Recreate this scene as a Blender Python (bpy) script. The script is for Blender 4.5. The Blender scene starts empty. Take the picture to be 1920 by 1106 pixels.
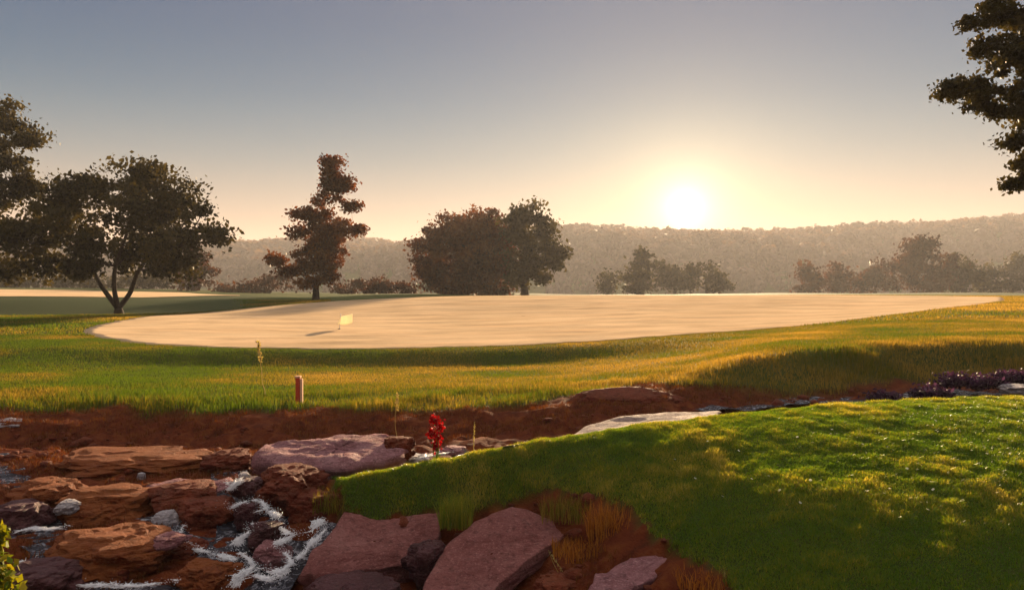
import bpy, bmesh, math, random
import numpy as np
from mathutils import Vector, noise as mnoise

sc = bpy.context.scene
COL = sc.collection
R = math.radians
PX = 1920.0
F = 1371.0            # focal length in photograph pixels
UC, VH = 960.0, 520.0  # principal column, horizon row
EYE = 3.0
SUN_AZ, SUN_EL = math.atan((1285 - UC) / F), R(10.3)

# ------------------------------------------------------------------ camera
cd = bpy.data.cameras.new('camera')
cam = bpy.data.objects.new('camera', cd)
COL.objects.link(cam)
cam.location = (0, 0, EYE)
cam.rotation_euler = (R(90), 0, 0)
cd.sensor_width = 36.0
cd.lens = 36.0 * F / PX
cd.shift_y = -(553 - VH) / PX
cd.clip_start = 0.05
cd.clip_end = 9000
sc.camera = cam

# ------------------------------------------------------------------ world
wd = bpy.data.worlds.new('World')
sc.world = wd
wd.use_nodes = True
nt = wd.node_tree
for n in list(nt.nodes):
    nt.nodes.remove(n)
def N(tree, t, **kw):
    n = tree.nodes.new(t)
    for k, v in kw.items():
        setattr(n, k, v)
    return n
def math_node(tree, op, a, b=None, clamp=False):
    n = tree.nodes.new('ShaderNodeMath'); n.operation = op; n.use_clamp = clamp
    for i, x in enumerate((a, b)):
        if x is None: continue
        if isinstance(x, (int, float)): n.inputs[i].default_value = x
        else: tree.links.new(x, n.inputs[i])
    return n.outputs[0]
out = N(nt, 'ShaderNodeOutputWorld')
sky = N(nt, 'ShaderNodeTexSky', sky_type='NISHITA')
sky.sun_disc = False
sky.sun_elevation = R(5.6)
sky.sun_rotation = SUN_AZ
sky.air_density = 1.0
sky.dust_density = 1.5
sky.ozone_density = 1.6
bg = N(nt, 'ShaderNodeBackground')
bg.inputs['Strength'].default_value = 0.1
tc = N(nt, 'ShaderNodeTexCoord')
dot = N(nt, 'ShaderNodeVectorMath', operation='DOT_PRODUCT')
nrm = N(nt, 'ShaderNodeVectorMath', operation='NORMALIZE')
nt.links.new(tc.outputs['Generated'], nrm.inputs[0])
nt.links.new(nrm.outputs[0], dot.inputs[0])
VIS_EL = R(5.3)
dot.inputs[1].default_value = (math.sin(SUN_AZ) * math.cos(VIS_EL), math.cos(SUN_AZ) * math.cos(VIS_EL), math.sin(VIS_EL))
ang = math_node(nt, 'ARCCOSINE', math_node(nt, 'MINIMUM', dot.outputs['Value'], 0.9999999))
def lobe(sig_deg, col, amp, p=1.0):
    x = math_node(nt, 'DIVIDE', ang, R(sig_deg))
    if p != 1.0: x = math_node(nt, 'POWER', x, p)
    e = math_node(nt, 'EXPONENT', math_node(nt, 'MULTIPLY', x, -1.0))
    m = N(nt, 'ShaderNodeVectorMath', operation='SCALE')
    m.inputs[0].default_value = [c * amp for c in col]
    nt.links.new(e, m.inputs['Scale'])
    return m.outputs[0]
def vadd(a, b):
    m = N(nt, 'ShaderNodeVectorMath', operation='ADD')
    nt.links.new(a, m.inputs[0]); nt.links.new(b, m.inputs[1])
    return m.outputs[0]
# sky by height: warm low, grey-blue above, unseen overhead brightened as added fill
sepn = N(nt, 'ShaderNodeSeparateXYZ'); nt.links.new(nrm.outputs[0], sepn.inputs[0])
elev = math_node(nt, 'ARCSINE', sepn.outputs['Z'])
rmp = N(nt, 'ShaderNodeValToRGB')
rmp.color_ramp.interpolation = 'B_SPLINE'
SKY = [(0.0, (0.84, 0.42, 0.24)), (0.035, (0.78, 0.43, 0.26)), (0.075, (0.52, 0.39, 0.29)), (0.13, (0.20, 0.27, 0.30)),
       (0.20, (0.03, 0.14, 0.25)), (0.30, (0.0, 0.06, 0.19)), (0.48, (0.08, 0.13, 0.22)), (0.58, (0.80, 0.74, 0.70)), (1.0, (1.05, 0.95, 0.90))]
el = rmp.color_ramp.elements
for i, (p, c) in enumerate(SKY):
    e = el[i] if i < 2 else el.new(p)
    e.position = p; e.color = (*c, 1)
nt.links.new(math_node(nt, 'DIVIDE', elev, 1.2, True), rmp.inputs[0])
mix = N(nt, 'ShaderNodeMix', data_type='RGBA')
mix.inputs[0].default_value = 0.92
skm = N(nt, 'ShaderNodeVectorMath', operation='SCALE'); skm.inputs['Scale'].default_value = 0.05
nt.links.new(sky.outputs[0], skm.inputs[0])
nt.links.new(skm.outputs[0], mix.inputs[6]); nt.links.new(rmp.outputs[0], mix.inputs[7])
SKYK = N(nt, 'ShaderNodeVectorMath', operation='SCALE'); SKYK.inputs['Scale'].default_value = 3.5
nt.links.new(mix.outputs[2], SKYK.inputs[0])
tot = vadd(SKYK.outputs[0], lobe(11, (1.0, 0.60, 0.17), 0.9))
tot = vadd(tot, lobe(3.6, (1.0, 0.70, 0.28), 2.0, 1.05))
tot = vadd(tot, lobe(28, (0.78, 0.86, 0.93), 0.5))
tot = vadd(tot, lobe(1.05, (1.0, 0.90, 0.70), 7.0, 1.0))
nt.links.new(tot, bg.inputs['Color'])
nt.links.new(bg.outputs[0], out.inputs[0])

# ------------------------------------------------------------------ sun
sd = bpy.data.lights.new('sun', 'SUN')
sd.energy = 5.0
sd.angle = R(1.0)
sd.color = (1.0, 0.72, 0.42)
sun = bpy.data.objects.new('sun', sd)
COL.objects.link(sun)
sdir = Vector((math.sin(SUN_AZ) * math.cos(SUN_EL), math.cos(SUN_AZ) * math.cos(SUN_EL), math.sin(SUN_EL)))
sun.rotation_euler = sdir.to_track_quat('Z', 'Y').to_euler()
sun.location = (30, 100, 60)

sc.view_settings.view_transform = 'Standard'
sc.view_settings.look = 'None'
sc.view_settings.exposure = 1.5
sc.view_settings.gamma = 1.0
sc.render.engine = 'CYCLES'
sc.cycles.use_denoising = True
sc.cycles.max_bounces = 8
sc.cycles.transparent_max_bounces = 8
sc.cycles.volume_bounces = 1
sc.cycles.sample_clamp_indirect = 8.0

# ------------------------------------------------------------------ numeric helpers
rng = np.random.default_rng(7)
random.seed(7)
def hash2(ix, iy, s):
    h = (ix.astype(np.int64) * 374761393 + iy.astype(np.int64) * 668265263 + s * 974634777) & 0xFFFFFFFF
    h = ((h ^ (h >> 13)) * 1274126177) & 0xFFFFFFFF
    return ((h ^ (h >> 16)) & 0xFFFF) / 65535.0
def vnoise(x, y, s=0):
    ix, iy = np.floor(x), np.floor(y)
    fx, fy = x - ix, y - iy
    fx = fx * fx * (3 - 2 * fx); fy = fy * fy * (3 - 2 * fy)
    a, b = hash2(ix, iy, s), hash2(ix + 1, iy, s)
    c, d = hash2(ix, iy + 1, s), hash2(ix + 1, iy + 1, s)
    return (a + (b - a) * fx) * (1 - fy) + (c + (d - c) * fx) * fy - 0.5
def fbm(x, y, s=0, o=4):
    t, a = 0, 1.0
    for i in range(o):
        t = t + a * vnoise(x * 2 ** i, y * 2 ** i, s + i); a *= 0.5
    return t
def P(u, v, D):
    """world point seen at photograph column u, row v at depth D"""
    return Vector(((u - UC) / F * D, D, EYE - (v - VH) / F * D))

# ------------------------------------------------------------------ terrain profile: knots (depth, drop below the eye) per bearing
def K(*prs):
    o = []
    for d, v in prs:
        o.append((d, (v - VH) / F * d if v > 0 else -v))
    return o
COLS = {
 -700: K((5.5,1106),(6.3,1000),(7.8,915),(8.8,860),(9.8,830),(10.4,785),(12,745),(17,690),(20,650),(30,605),(43,589),(54,562),(100,545),(250,541),(600,541)),
    0: K((5.5,1106),(6.3,1000),(7.8,915),(8.8,860),(9.8,830),(10.4,785),(12,745),(17,690),(20,650),(30,605),(43,589),(54,562),(100,545),(250,541),(600,541)),
  300: K((5.5,1106),(6.2,1010),(7.6,905),(8.8,855),(9.9,835),(10.6,787),(12,747),(18,688),(20,655),(33,598),(46,586),(58,562),(105,546),(250,545),(600,545)),
  600: K((5.6,-2.55),(6.2,-2.42),(7.4,905),(8.4,870),(9.8,838),(11,776),(12.2,752),(18,690),(20,656),(33,600),(50,567),(65,561),(110,553),(250,548),(600,548)),
  660: K((5.6,-2.6),(6.2,-2.42),(6.85,899),(7.5,-2.16),(9.8,835),(11,775),(12.3,749),(18,690),(20,656),(33,600),(50,564),(65,561),(110,553),(250,549),(600,549)),
  900: K((5.4,-2.55),(6.3,-2.38),(7.2,851),(7.9,-2.13),(9.6,825),(11,768),(12.6,738),(18,689),(20,652),(33,598),(50,556),(65,558),(110,553),(250,550),(600,550)),
 1200: K((5.2,1106),(6.2,930),(7.6,801),(8.4,-2.08),(10,800),(11.4,737),(12.6,718),(18.3,668),(20.5,640),(33,590),(50,555),(65,557),(110,553),(250,551),(600,551)),
 1500: K((4.6,1106),(6.0,900),(8.1,766),(9.2,-2.05),(11.2,762),(12.6,712),(14.0,657),(19,629),(22.5,617),(33,586),(50,555),(65,556),(110,552),(250,551),(600,551)),
 1920: K((4.4,1106),(5.9,893),(8.6,746),(9.8,-2.0),(12.5,739),(14.0,701),(15.6,643),(23,600),(30,577),(37,566),(50,557),(65,556),(110,552),(250,551),(600,551)),
 2700: K((4.4,1106),(5.9,893),(8.6,746),(9.8,-2.0),(12.5,739),(14.0,701),(15.6,643),(23,600),(30,577),(37,566),(50,557),(65,556),(110,552),(250,551),(600,551)),
}
cu = np.array(sorted(COLS))
cD = np.array([[k[0] for k in COLS[c]] for c in cu])
cZ = np.array([[-k[1] for k in COLS[c]] for c in cu])
def pchip_slopes(x, y):
    h = np.diff(x, axis=-1); d = np.diff(y, axis=-1) / h
    m = np.zeros_like(y)
    w1 = 2 * h[..., 1:] + h[..., :-1]; w2 = h[..., 1:] + 2 * h[..., :-1]
    same = d[..., :-1] * d[..., 1:] > 0
    with np.errstate(divide='ignore', invalid='ignore'):
        hm = (w1 + w2) / (w1 / d[..., :-1] + w2 / d[..., 1:])
    m[..., 1:-1] = np.where(same, hm, 0)
    m[..., 0] = d[..., 0]; m[..., -1] = 0
    return m
def hermite(x0, x1, y0, y1, m0, m1, x):
    h = x1 - x0; t = np.clip((x - x0) / h, 0, 1)
    return ((1 + 2 * t) * (1 - t) ** 2 * y0 + t * (1 - t) ** 2 * h * m0 + t * t * (3 - 2 * t) * y1 + t * t * (t - 1) * h * m1)
NU = 900
du = np.linspace(cu[0], cu[-1], NU)
def dense(tab):
    o = np.zeros((NU, tab.shape[1]))
    xs = cu.astype(float)
    for k in range(tab.shape[1]):
        y = tab[:, k]; m = pchip_slopes(xs[None], y[None])[0]
        j = np.clip(np.searchsorted(xs, du, side='right') - 1, 0, len(xs) - 2)
        o[:, k] = hermite(xs[j], xs[j + 1], y[j], y[j + 1], m[j], m[j + 1], du)
    return o
dD, dZ = dense(cD), dense(cZ)
NK = dD.shape[1]
def terrain(x, y, want_k=False):
    """smooth height (relative to eye) and running knot index"""
    x = np.asarray(x, float); y = np.asarray(y, float)
    shp = x.shape; x = x.ravel(); y = y.ravel()
    u = UC + F * x / np.maximum(y, 3.5)
    fi = np.clip((u - du[0]) / (du[-1] - du[0]) * (NU - 1), 0, NU - 1.001)
    i = fi.astype(int); f = (fi - i)[:, None]
    kd = dD[i] * (1 - f) + dD[i + 1] * f
    kz = dZ[i] * (1 - f) + dZ[i + 1] * f
    ms = pchip_slopes(kd, kz)
    j = np.clip((y[:, None] >= kd).sum(1) - 1, 0, NK - 2)
    r = np.arange(len(x))
    z = hermite(kd[r, j], kd[r, j + 1], kz[r, j], kz[r, j + 1], ms[r, j], ms[r, j + 1], y)
    kk = j + np.clip((y - kd[r, j]) / (kd[r, j + 1] - kd[r, j]), 0, 1)
    z = np.where(y < kd[:, 0], kz[:, 0] + np.maximum(np.maximum(ms[:, 0], 0) * (y - kd[:, 0]), -0.7), z)
    kk = np.where(y < kd[:, 0], 0, kk)
    if want_k: return z.reshape(shp), kk.reshape(shp), u.reshape(shp)
    return z.reshape(shp)
def smooth(a, b, x):
    t = np.clip((x - a) / (b - a), 0, 1); return t * t * (3 - 2 * t)
# lower edge of the turf on the near mound (photograph columns -> rows), the bare bank lies below it
BX = np.array([-800, 610, 640, 700, 840, 900, 960, 1050, 1160, 1200, 1250, 1320, 1400, 1450, 3000.])
BV = np.array([600, 880, 945, 968, 968, 950, 935, 925, 935, 985, 1030, 1070, 1125, 1190, 1400.])
def masks(x, y):
    z, kk, u = terrain(x, y, True)
    v = VH - F * z / np.maximum(y, 1.0)
    v = v + fbm(x * 3, y * 3, 50) * 36
    un = u + fbm(x * 2, y * 2, 60) * 40
    lim = np.interp(un, BX, BV)
    mound = smooth(-8, 8, lim - v) * smooth(3.5, 3.25, kk)
    kn = kk + fbm(x * 1.3, y * 1.3, 70) * 0.35
    top = np.interp(u, [0, 600, 900, 1080, 1200, 1320, 1500, 1920], [5.5, 5.35, 5.15, 5.3, 5.8, 5.15, 4.7, 4.8])
    bank = smooth(-0.18, 0.18, kn - top + 1 - 0.95)
    turf = np.where(kk > 3.25, bank, mound)
    return z, kk, u, v, turf
def height(x, y):
    z, kk, u, v, turf = masks(x, y)
    soil = (1 - turf) * smooth(60, 20, y)
    near = smooth(120, 15, y)
    n = fbm(x * 0.9, y * 0.9, 3) * 0.02 * near + fbm(x * 3.1, y * 3.1, 9) * 0.009 * near
    g = smooth(8.4, 9, kk) * smooth(11.2, 10.6, kk)
    n = n * (1 - 0.85 * g)
    n = n + soil * (np.abs(fbm(x * 2.6, y * 3.6, 20)) * 0.16 - 0.05 + fbm(x * 9, y * 9, 31) * 0.05)
    n = n - soil * smooth(3.2, 4, kk) * smooth(5.3, 4.5, kk) * 0.04
    farn = smooth(55, 140, y) * fbm(x * 0.02, y * 0.02, 5) * 1.0 - smooth(55, 140, y) * 0.3
    return z + n + farn + EYE
def hz(x, y):
    return float(height(np.array([x]), np.array([y]))[0])
def hit(u, v, d0=3.5, d1=400):
    D = np.concatenate([np.arange(d0, 30, 0.03), np.arange(30, d1, 0.25)])
    x = (u - UC) / F * D
    zr = EYE - (v - VH) / F * D
    zz = height(x, D)
    w = np.nonzero(zr <= zz)[0]
    i = w[0] if len(w) else len(D) - 1
    return Vector((x[i], D[i], zz[i]))

# ------------------------------------------------------------------ materials
def mat(name):
    m = bpy.data.materials.new(name); m.use_nodes = True
    t = m.node_tree
    for n in list(t.nodes): t.nodes.remove(n)
    o = t.nodes.new('ShaderNodeOutputMaterial')
    return m, t, o
def ramp(t, fac, stops, interp='LINEAR'):
    r = t.nodes.new('ShaderNodeValToRGB'); r.color_ramp.interpolation = interp
    e = r.color_ramp.elements
    for i, (p, c) in enumerate(stops):
        q = e[i] if i < 2 else e.new(p)
        q.position = p; q.color = (*c, 1)
    t.links.new(fac, r.inputs[0])
    return r.outputs[0]
def noise_n(t, scale, detail=4, rough=0.6, vec=None, dist=0.0):
    n = t.nodes.new('ShaderNodeTexNoise')
    n.inputs['Scale'].default_value = scale; n.inputs['Detail'].default_value = detail
    n.inputs['Roughness'].default_value = rough; n.inputs['Distortion'].default_value = dist
    if vec is not None: t.links.new(vec, n.inputs['Vector'])
    return n.outputs['Fac']
def objco(t, sx=1, sy=1, sz=1):
    c = t.nodes.new('ShaderNodeNewGeometry')
    m = t.nodes.new('ShaderNodeMapping'); m.inputs['Scale'].default_value = (sx, sy, sz)
    t.links.new(c.outputs['Position'], m.inputs[0])
    return m.outputs[0]
def attr(t, name):
    a = t.nodes.new('ShaderNodeAttribute'); a.attribute_name = name
    return a.outputs['Fac']
def mixc(t, f, a, b, mode='MIX'):
    m = t.nodes.new('ShaderNodeMix'); m.data_type = 'RGBA'; m.blend_type = mode
    if isinstance(f, (int, float)): m.inputs[0].default_value = f
    else: t.links.new(f, m.inputs[0])
    for s, i in ((a, 6), (b, 7)):
        if isinstance(s, tuple): m.inputs[i].default_value = (*s, 1)
        else: t.links.new(s, m.inputs[i])
    return m.outputs[2]
def bump(t, h, strength, dist, base=None):
    b = t.nodes.new('ShaderNodeBump')
    b.inputs['Strength'].default_value = strength; b.inputs['Distance'].default_value = dist
    t.links.new(h, b.inputs['Height'])
    if base is not None: t.links.new(base, b.inputs['Normal'])
    return b.outputs[0]
def leafy(name, stops, trans, tw=0.45, rough=0.6, spec=0.12):
    """thin leaf or blade: diffuse + light coming through + a little gloss"""
    m, t, o = mat(name)
    c = ramp(t, attr(t, 'var'), stops)
    d = t.nodes.new('ShaderNodeBsdfPrincipled'); t.links.new(c, d.inputs['Base Color'])
    d.inputs['Roughness'].default_value = rough; d.inputs['Specular IOR Level'].default_value = spec
    tr = t.nodes.new('ShaderNodeBsdfTranslucent')
    tc_ = mixc(t, 1.0, c, trans, 'MULTIPLY'); t.links.new(tc_, tr.inputs[0])
    mx = t.nodes.new('ShaderNodeMixShader'); mx.inputs[0].default_value = tw
    t.links.new(d.outputs[0], mx.inputs[1]); t.links.new(tr.outputs[0], mx.inputs[2])
    t.links.new(mx.outputs[0], o.inputs[0])
    return m

def ground_material():
    m, t, o = mat('ground')
    p = t.nodes.new('ShaderNodeBsdfPrincipled')
    co = objco(t)
    n1 = noise_n(t, 0.35, 5, 0.6, co); n2 = noise_n(t, 6.0, 6, 0.7, co); n3 = noise_n(t, 55, 4, 0.7, co)
    grass = ramp(t, n1, [(0.3, (0.045, 0.075, 0.010)), (0.5, (0.085, 0.10, 0.016)), (0.7, (0.15, 0.135, 0.025))])
    grass = mixc(t, math_node(t, 'MULTIPLY', n3, 0.8), grass, (0.02, 0.03, 0.006))
    soil = ramp(t, n2, [(0.3, (0.05, 0.010, 0.004)), (0.5, (0.125, 0.026, 0.009)), (0.68, (0.19, 0.055, 0.015)), (0.85, (0.12, 0.07, 0.018))])  # reddish earth, deepened to carry a red lens-flare wash
    grass = mixc(t, attr(t, 'painted_shade'), grass, mixc(t, n2, (0.018, 0.034, 0.007), (0.045, 0.06, 0.014)))  # tree shade on the left bank painted as darker grass colour
    col = mixc(t, attr(t, 'turf'), soil, grass)
    t.links.new(col, p.inputs['Base Color'])
    p.inputs['Roughness'].default_value = 0.85
    p.inputs['Specular IOR Level'].default_value = 0.06
    t.links.new(bump(t, n3, 0.8, 0.03, bump(t, n2, 0.6, 0.06)), p.inputs['Normal'])
    t.links.new(p.outputs[0], o.inputs[0])
    return m
def green_material():
    m, t, o = mat('putting_green')
    p = t.nodes.new('ShaderNodeBsdfPrincipled')
    co = objco(t, 0.35, 1.2, 1)
    n1 = noise_n(t, 0.7, 6, 0.65, co, 0.6); n3 = noise_n(t, 60, 3, 0.6, objco(t))
    c = ramp(t, n1, [(0.32, (0.10, 0.065, 0.025)), (0.5, (0.27, 0.165, 0.075)), (0.68, (0.46, 0.27, 0.13))])
    t.links.new(c, p.inputs['Base Color'])
    r = ramp(t, noise_n(t, 0.9, 5, 0.7, objco(t, 0.25, 1.6, 1), 0.4), [(0.3, (0.66,) * 3), (0.7, (0.85,) * 3)])
    t.links.new(r, p.inputs['Roughness'])
    p.inputs['Specular IOR Level'].default_value = 0.0
    p.inputs['Specular Tint'].default_value = (1.0, 0.75, 0.55, 1)
    t.links.new(ramp(t, noise_n(t, 0.55, 6, 0.7, objco(t, 0.4, 1.4, 1), 0.5), [(0.34, (0.34,) * 3), (0.64, (0.66,) * 3)]), p.inputs['Sheen Weight'])
    p.inputs['Sheen Roughness'].default_value = 0.85
    p.inputs['Sheen Tint'].default_value = (1.0, 0.75, 0.5, 1)
    t.links.new(bump(t, n3, 0.5, 0.01), p.inputs['Normal'])
    t.links.new(p.outputs[0], o.inputs[0])
    return m
def rock_material(name, a, b, c, moss=0.0, mosscol=(0.16, 0.085, 0.015), rough=0.8, spec=0.2):
    m, t, o = mat(name)
    p = t.nodes.new('ShaderNodeBsdfPrincipled')
    co = objco(t); lay = objco(t, 1, 1, 7)
    n1 = noise_n(t, 2.2, 8, 0.65, co, 0.5); n2 = noise_n(t, 9, 7, 0.7, lay); n3 = noise_n(t, 70, 4, 0.7, co)
    col = ramp(t, n1, [(0.3, a), (0.5, b), (0.72, c)])
    col = mixc(t, math_node(t, 'MULTIPLY', n2, 0.6), col, a)
    spk = ramp(t, noise_n(t, 38, 5, 0.8, co), [(0.52, (0, 0, 0)), (0.66, (1, 1, 1))]); col = mixc(t, math_node(t, 'MULTIPLY', spk, 0.45), col, tuple(min(1, q * 1.5 + 0.03) for q in c))
    spd = ramp(t, noise_n(t, 14, 6, 0.8, co), [(0.36, (1, 1, 1)), (0.48, (0, 0, 0))]); col = mixc(t, math_node(t, 'MULTIPLY', spd, 0.6), col, tuple(q * 0.4 for q in a))
    if moss > 0:
        g = t.nodes.new('ShaderNodeNewGeometry'); s = t.nodes.new('ShaderNodeSeparateXYZ')
        t.links.new(g.outputs['Normal'], s.inputs[0])
        f = math_node(t, 'MULTIPLY', math_node(t, 'ADD', s.outputs['Z'], math_node(t, 'MULTIPLY', math_node(t, 'SUBTRACT', noise_n(t, 6, 5, 0.7, co), 0.5), 3.0)), moss, True)
        mc = mixc(t, noise_n(t, 25, 4, 0.7, co), mosscol, tuple(q * 0.35 for q in mosscol))
        col = mixc(t, f, col, mc)
    t.links.new(col, p.inputs['Base Color'])
    p.inputs['Specular IOR Level'].default_value = spec
    vo = t.nodes.new('ShaderNodeTexVoronoi'); vo.feature = 'DISTANCE_TO_EDGE'; vo.inputs['Scale'].default_value = 2.3
    wv = t.nodes.new('ShaderNodeVectorMath'); wv.operation = 'MULTIPLY_ADD'
    nz = t.nodes.new('ShaderNodeTexNoise'); nz.inputs['Scale'].default_value = 3.0; nz.inputs['Detail'].default_value = 6; t.links.new(co, nz.inputs['Vector'])
    t.links.new(nz.outputs['Color'], wv.inputs[0]); wv.inputs[1].default_value = (0.8, 0.8, 0.8); t.links.new(co, wv.inputs[2])
    t.links.new(wv.outputs[0], vo.inputs['Vector'])
    crack = math_node(t, 'MULTIPLY', vo.outputs['Distance'], 28.0, True)
    rr = ramp(t, n2, [(0.3, (rough - 0.15,) * 3), (0.7, (rough + 0.15,) * 3)])
    t.links.new(rr, p.inputs['Roughness'])
    t.links.new(bump(t, n3, 0.7, 0.012, bump(t, n2, 0.9, 0.05, bump(t, crack, 0.6, 0.02))), p.inputs['Normal'])
    t.links.new(p.outputs[0], o.inputs[0])
    return m
def simple(name, col, rough=0.6, spec=0.4, var=0.25, scale=20, metal=0.0):
    m, t, o = mat(name)
    p = t.nodes.new('ShaderNodeBsdfPrincipled')
    n = noise_n(t, scale, 5, 0.65, objco(t))
    dark = tuple(x * (1 - var) for x in col); lite = tuple(min(1, x * (1 + var)) for x in col)
    t.links.new(ramp(t, n, [(0.3, dark), (0.7, lite)]), p.inputs['Base Color'])
    p.inputs['Roughness'].default_value = rough; p.inputs['Specular IOR Level'].default_value = spec
    p.inputs['Metallic'].default_value = metal
    t.links.new(bump(t, n, 0.3, 0.01), p.inputs['Normal'])
    t.links.new(p.outputs[0], o.inputs[0])
    return m
def water_material():
    m, t, o = mat('water')
    p = t.nodes.new('ShaderNodeBsdfPrincipled')
    co = objco(t)
    n = noise_n(t, 9, 8, 0.75, co, 1.6); n2 = noise_n(t, 26, 4, 0.6, co, 0.5)
    t.links.new(ramp(t, n, [(0.40, (0.012, 0.012, 0.018)), (0.52, (0.05, 0.05, 0.065)), (0.60, (0.34, 0.34, 0.38)), (0.70, (0.50, 0.50, 0.54))]), p.inputs['Base Color'])
    p.inputs['Roughness'].default_value = 0.12; p.inputs['IOR'].default_value = 1.33
    t.links.new(bump(t, n2, 0.35, 0.03, bump(t, n, 0.6, 0.08)), p.inputs['Normal'])
    t.links.new(p.outputs[0], o.inputs[0])
    return m
M = {}
M['ground'] = ground_material()
M['green'] = green_material()
M['water'] = water_material()
M['foam'] = simple('foam', (0.78, 0.77, 0.78), 0.3, 0.5, 0.15, 30)
M['slab'] = rock_material('sandstone', (0.15, 0.040, 0.034), (0.27, 0.095, 0.082), (0.37, 0.16, 0.14))
M['slabp'] = rock_material('purple_sandstone', (0.15, 0.045, 0.045), (0.34, 0.15, 0.155), (0.46, 0.25, 0.25))
M['redrock'] = rock_material('red_rock', (0.08, 0.010, 0.004), (0.21, 0.035, 0.014), (0.30, 0.07, 0.025), 0.25, (0.14, 0.06, 0.015))  # red pushed up, standing in for red flare light
M['moss'] = rock_material('mossy_rock', (0.12, 0.02, 0.006), (0.26, 0.06, 0.015), (0.36, 0.12, 0.025), 0.75, (0.31, 0.085, 0.016))
M['wet'] = rock_material('wet_rock', (0.04, 0.010, 0.011), (0.10, 0.03, 0.032), (0.16, 0.065, 0.065), 0.0, rough=0.5)
M['tan'] = rock_material('tan_rock', (0.24, 0.16, 0.13), (0.42, 0.31, 0.26), (0.55, 0.43, 0.36), rough=0.85, spec=0.1)
M['pale'] = rock_material('pale_rock', (0.24, 0.20, 0.20), (0.40, 0.35, 0.36), (0.58, 0.52, 0.51), rough=0.7)
M['bark'] = rock_material('bark', (0.025, 0.015, 0.010), (0.05, 0.03, 0.02), (0.09, 0.055, 0.04), rough=0.85)
M['leaf'] = leafy('oak_leaf', [(0.0, (0.018, 0.016, 0.006)), (0.5, (0.04, 0.036, 0.012)), (1.0, (0.075, 0.062, 0.02))], (1.6, 1.3, 0.5), 0.35)
M['leafr'] = leafy('brown_leaf', [(0.0, (0.028, 0.012, 0.004)), (0.5, (0.058, 0.024, 0.008)), (1.0, (0.10, 0.045, 0.013))], (1.7, 1.1, 0.5), 0.35)
M['flare_leaf'] = leafy('flare_red_leaf', [(0.0, (0.045, 0.014, 0.004)), (0.5, (0.10, 0.034, 0.008)), (1.0, (0.16, 0.065, 0.014))], (1.7, 1.1, 0.5), 0.35)  # reddish flare light over these crowns put into leaf colour
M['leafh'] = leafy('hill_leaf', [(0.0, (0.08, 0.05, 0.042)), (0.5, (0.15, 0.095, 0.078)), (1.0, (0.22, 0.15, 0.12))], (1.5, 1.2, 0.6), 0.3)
M['blade'] = leafy('grass_blade', [(0.0, (0.065, 0.135, 0.012)), (0.45, (0.125, 0.175, 0.016)), (0.75, (0.24, 0.22, 0.03)), (1.0, (0.42, 0.34, 0.10))], (2.2, 1.9, 0.6), 0.5, 0.4, 0.4)
M['blades'] = leafy('rough_grass_blade', [(0.0, (0.05, 0.095, 0.012)), (0.5, (0.12, 0.11, 0.02)), (1.0, (0.26, 0.19, 0.06))], (2.2, 1.7, 0.6), 0.5, 0.7, 0.03)
M['dry'] = leafy('dry_blade', [(0.0, (0.16, 0.06, 0.010)), (0.5, (0.30, 0.13, 0.02)), (1.0, (0.45, 0.24, 0.05))], (1.9, 1.3, 0.6), 0.45)
M['reddry'] = leafy('red_dry_blade', [(0.0, (0.08, 0.020, 0.006)), (0.5, (0.14, 0.048, 0.012)), (1.0, (0.20, 0.12, 0.025))], (1.6, 1.1, 0.6), 0.35)  # dry reddish blades, coloured partly after the flare tint
M['straw'] = leafy('straw_blade', [(0.0, (0.30, 0.24, 0.08)), (1.0, (0.50, 0.42, 0.18))], (1.5, 1.3, 0.7), 0.4)
M['bright'] = leafy('bright_leaf', [(0.0, (0.08, 0.13, 0.010)), (0.5, (0.16, 0.17, 0.012)), (1.0, (0.25, 0.22, 0.02))], (1.7, 1.5, 0.4), 0.4)
M['purple'] = leafy('purple_leaf', [(0.0, (0.03, 0.014, 0.028)), (0.5, (0.05, 0.022, 0.045)), (1.0, (0.10, 0.05, 0.09))], (1.3, 0.9, 1.2), 0.3)
M['red'] = leafy('red_petal', [(0.0, (0.22, 0.003, 0.005)), (1.0, (0.42, 0.008, 0.010))], (1.3, 0.4, 0.4), 0.4)
M['petal'] = leafy('pale_petal', [(0.0, (0.7, 0.68, 0.45)), (1.0, (0.85, 0.84, 0.7))], (1, 1, 0.9), 0.4)
M['stakered'] = simple('red_paint', (0.55, 0.06, 0.02), 0.45, 0.4, 0.2, 40)
M['stakeedge'] = simple('stake_bright_orange', (0.80, 0.46, 0.26), 0.6, 0.3, 0.2, 40)  # paler colour for the stake's bright side and cap
M['flag'] = leafy('flag_cloth', [(0.0, (0.82, 0.78, 0.62)), (1.0, (0.88, 0.84, 0.70))], (1.1, 1.05, 0.95), 0.5)
M['white'] = simple('white_paint', (0.75, 0.72, 0.62), 0.4, 0.5, 0.05)
M['dark'] = simple('dark_cup', (0.02, 0.02, 0.02), 0.6)
def shared(m):
    return M[m]

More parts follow.
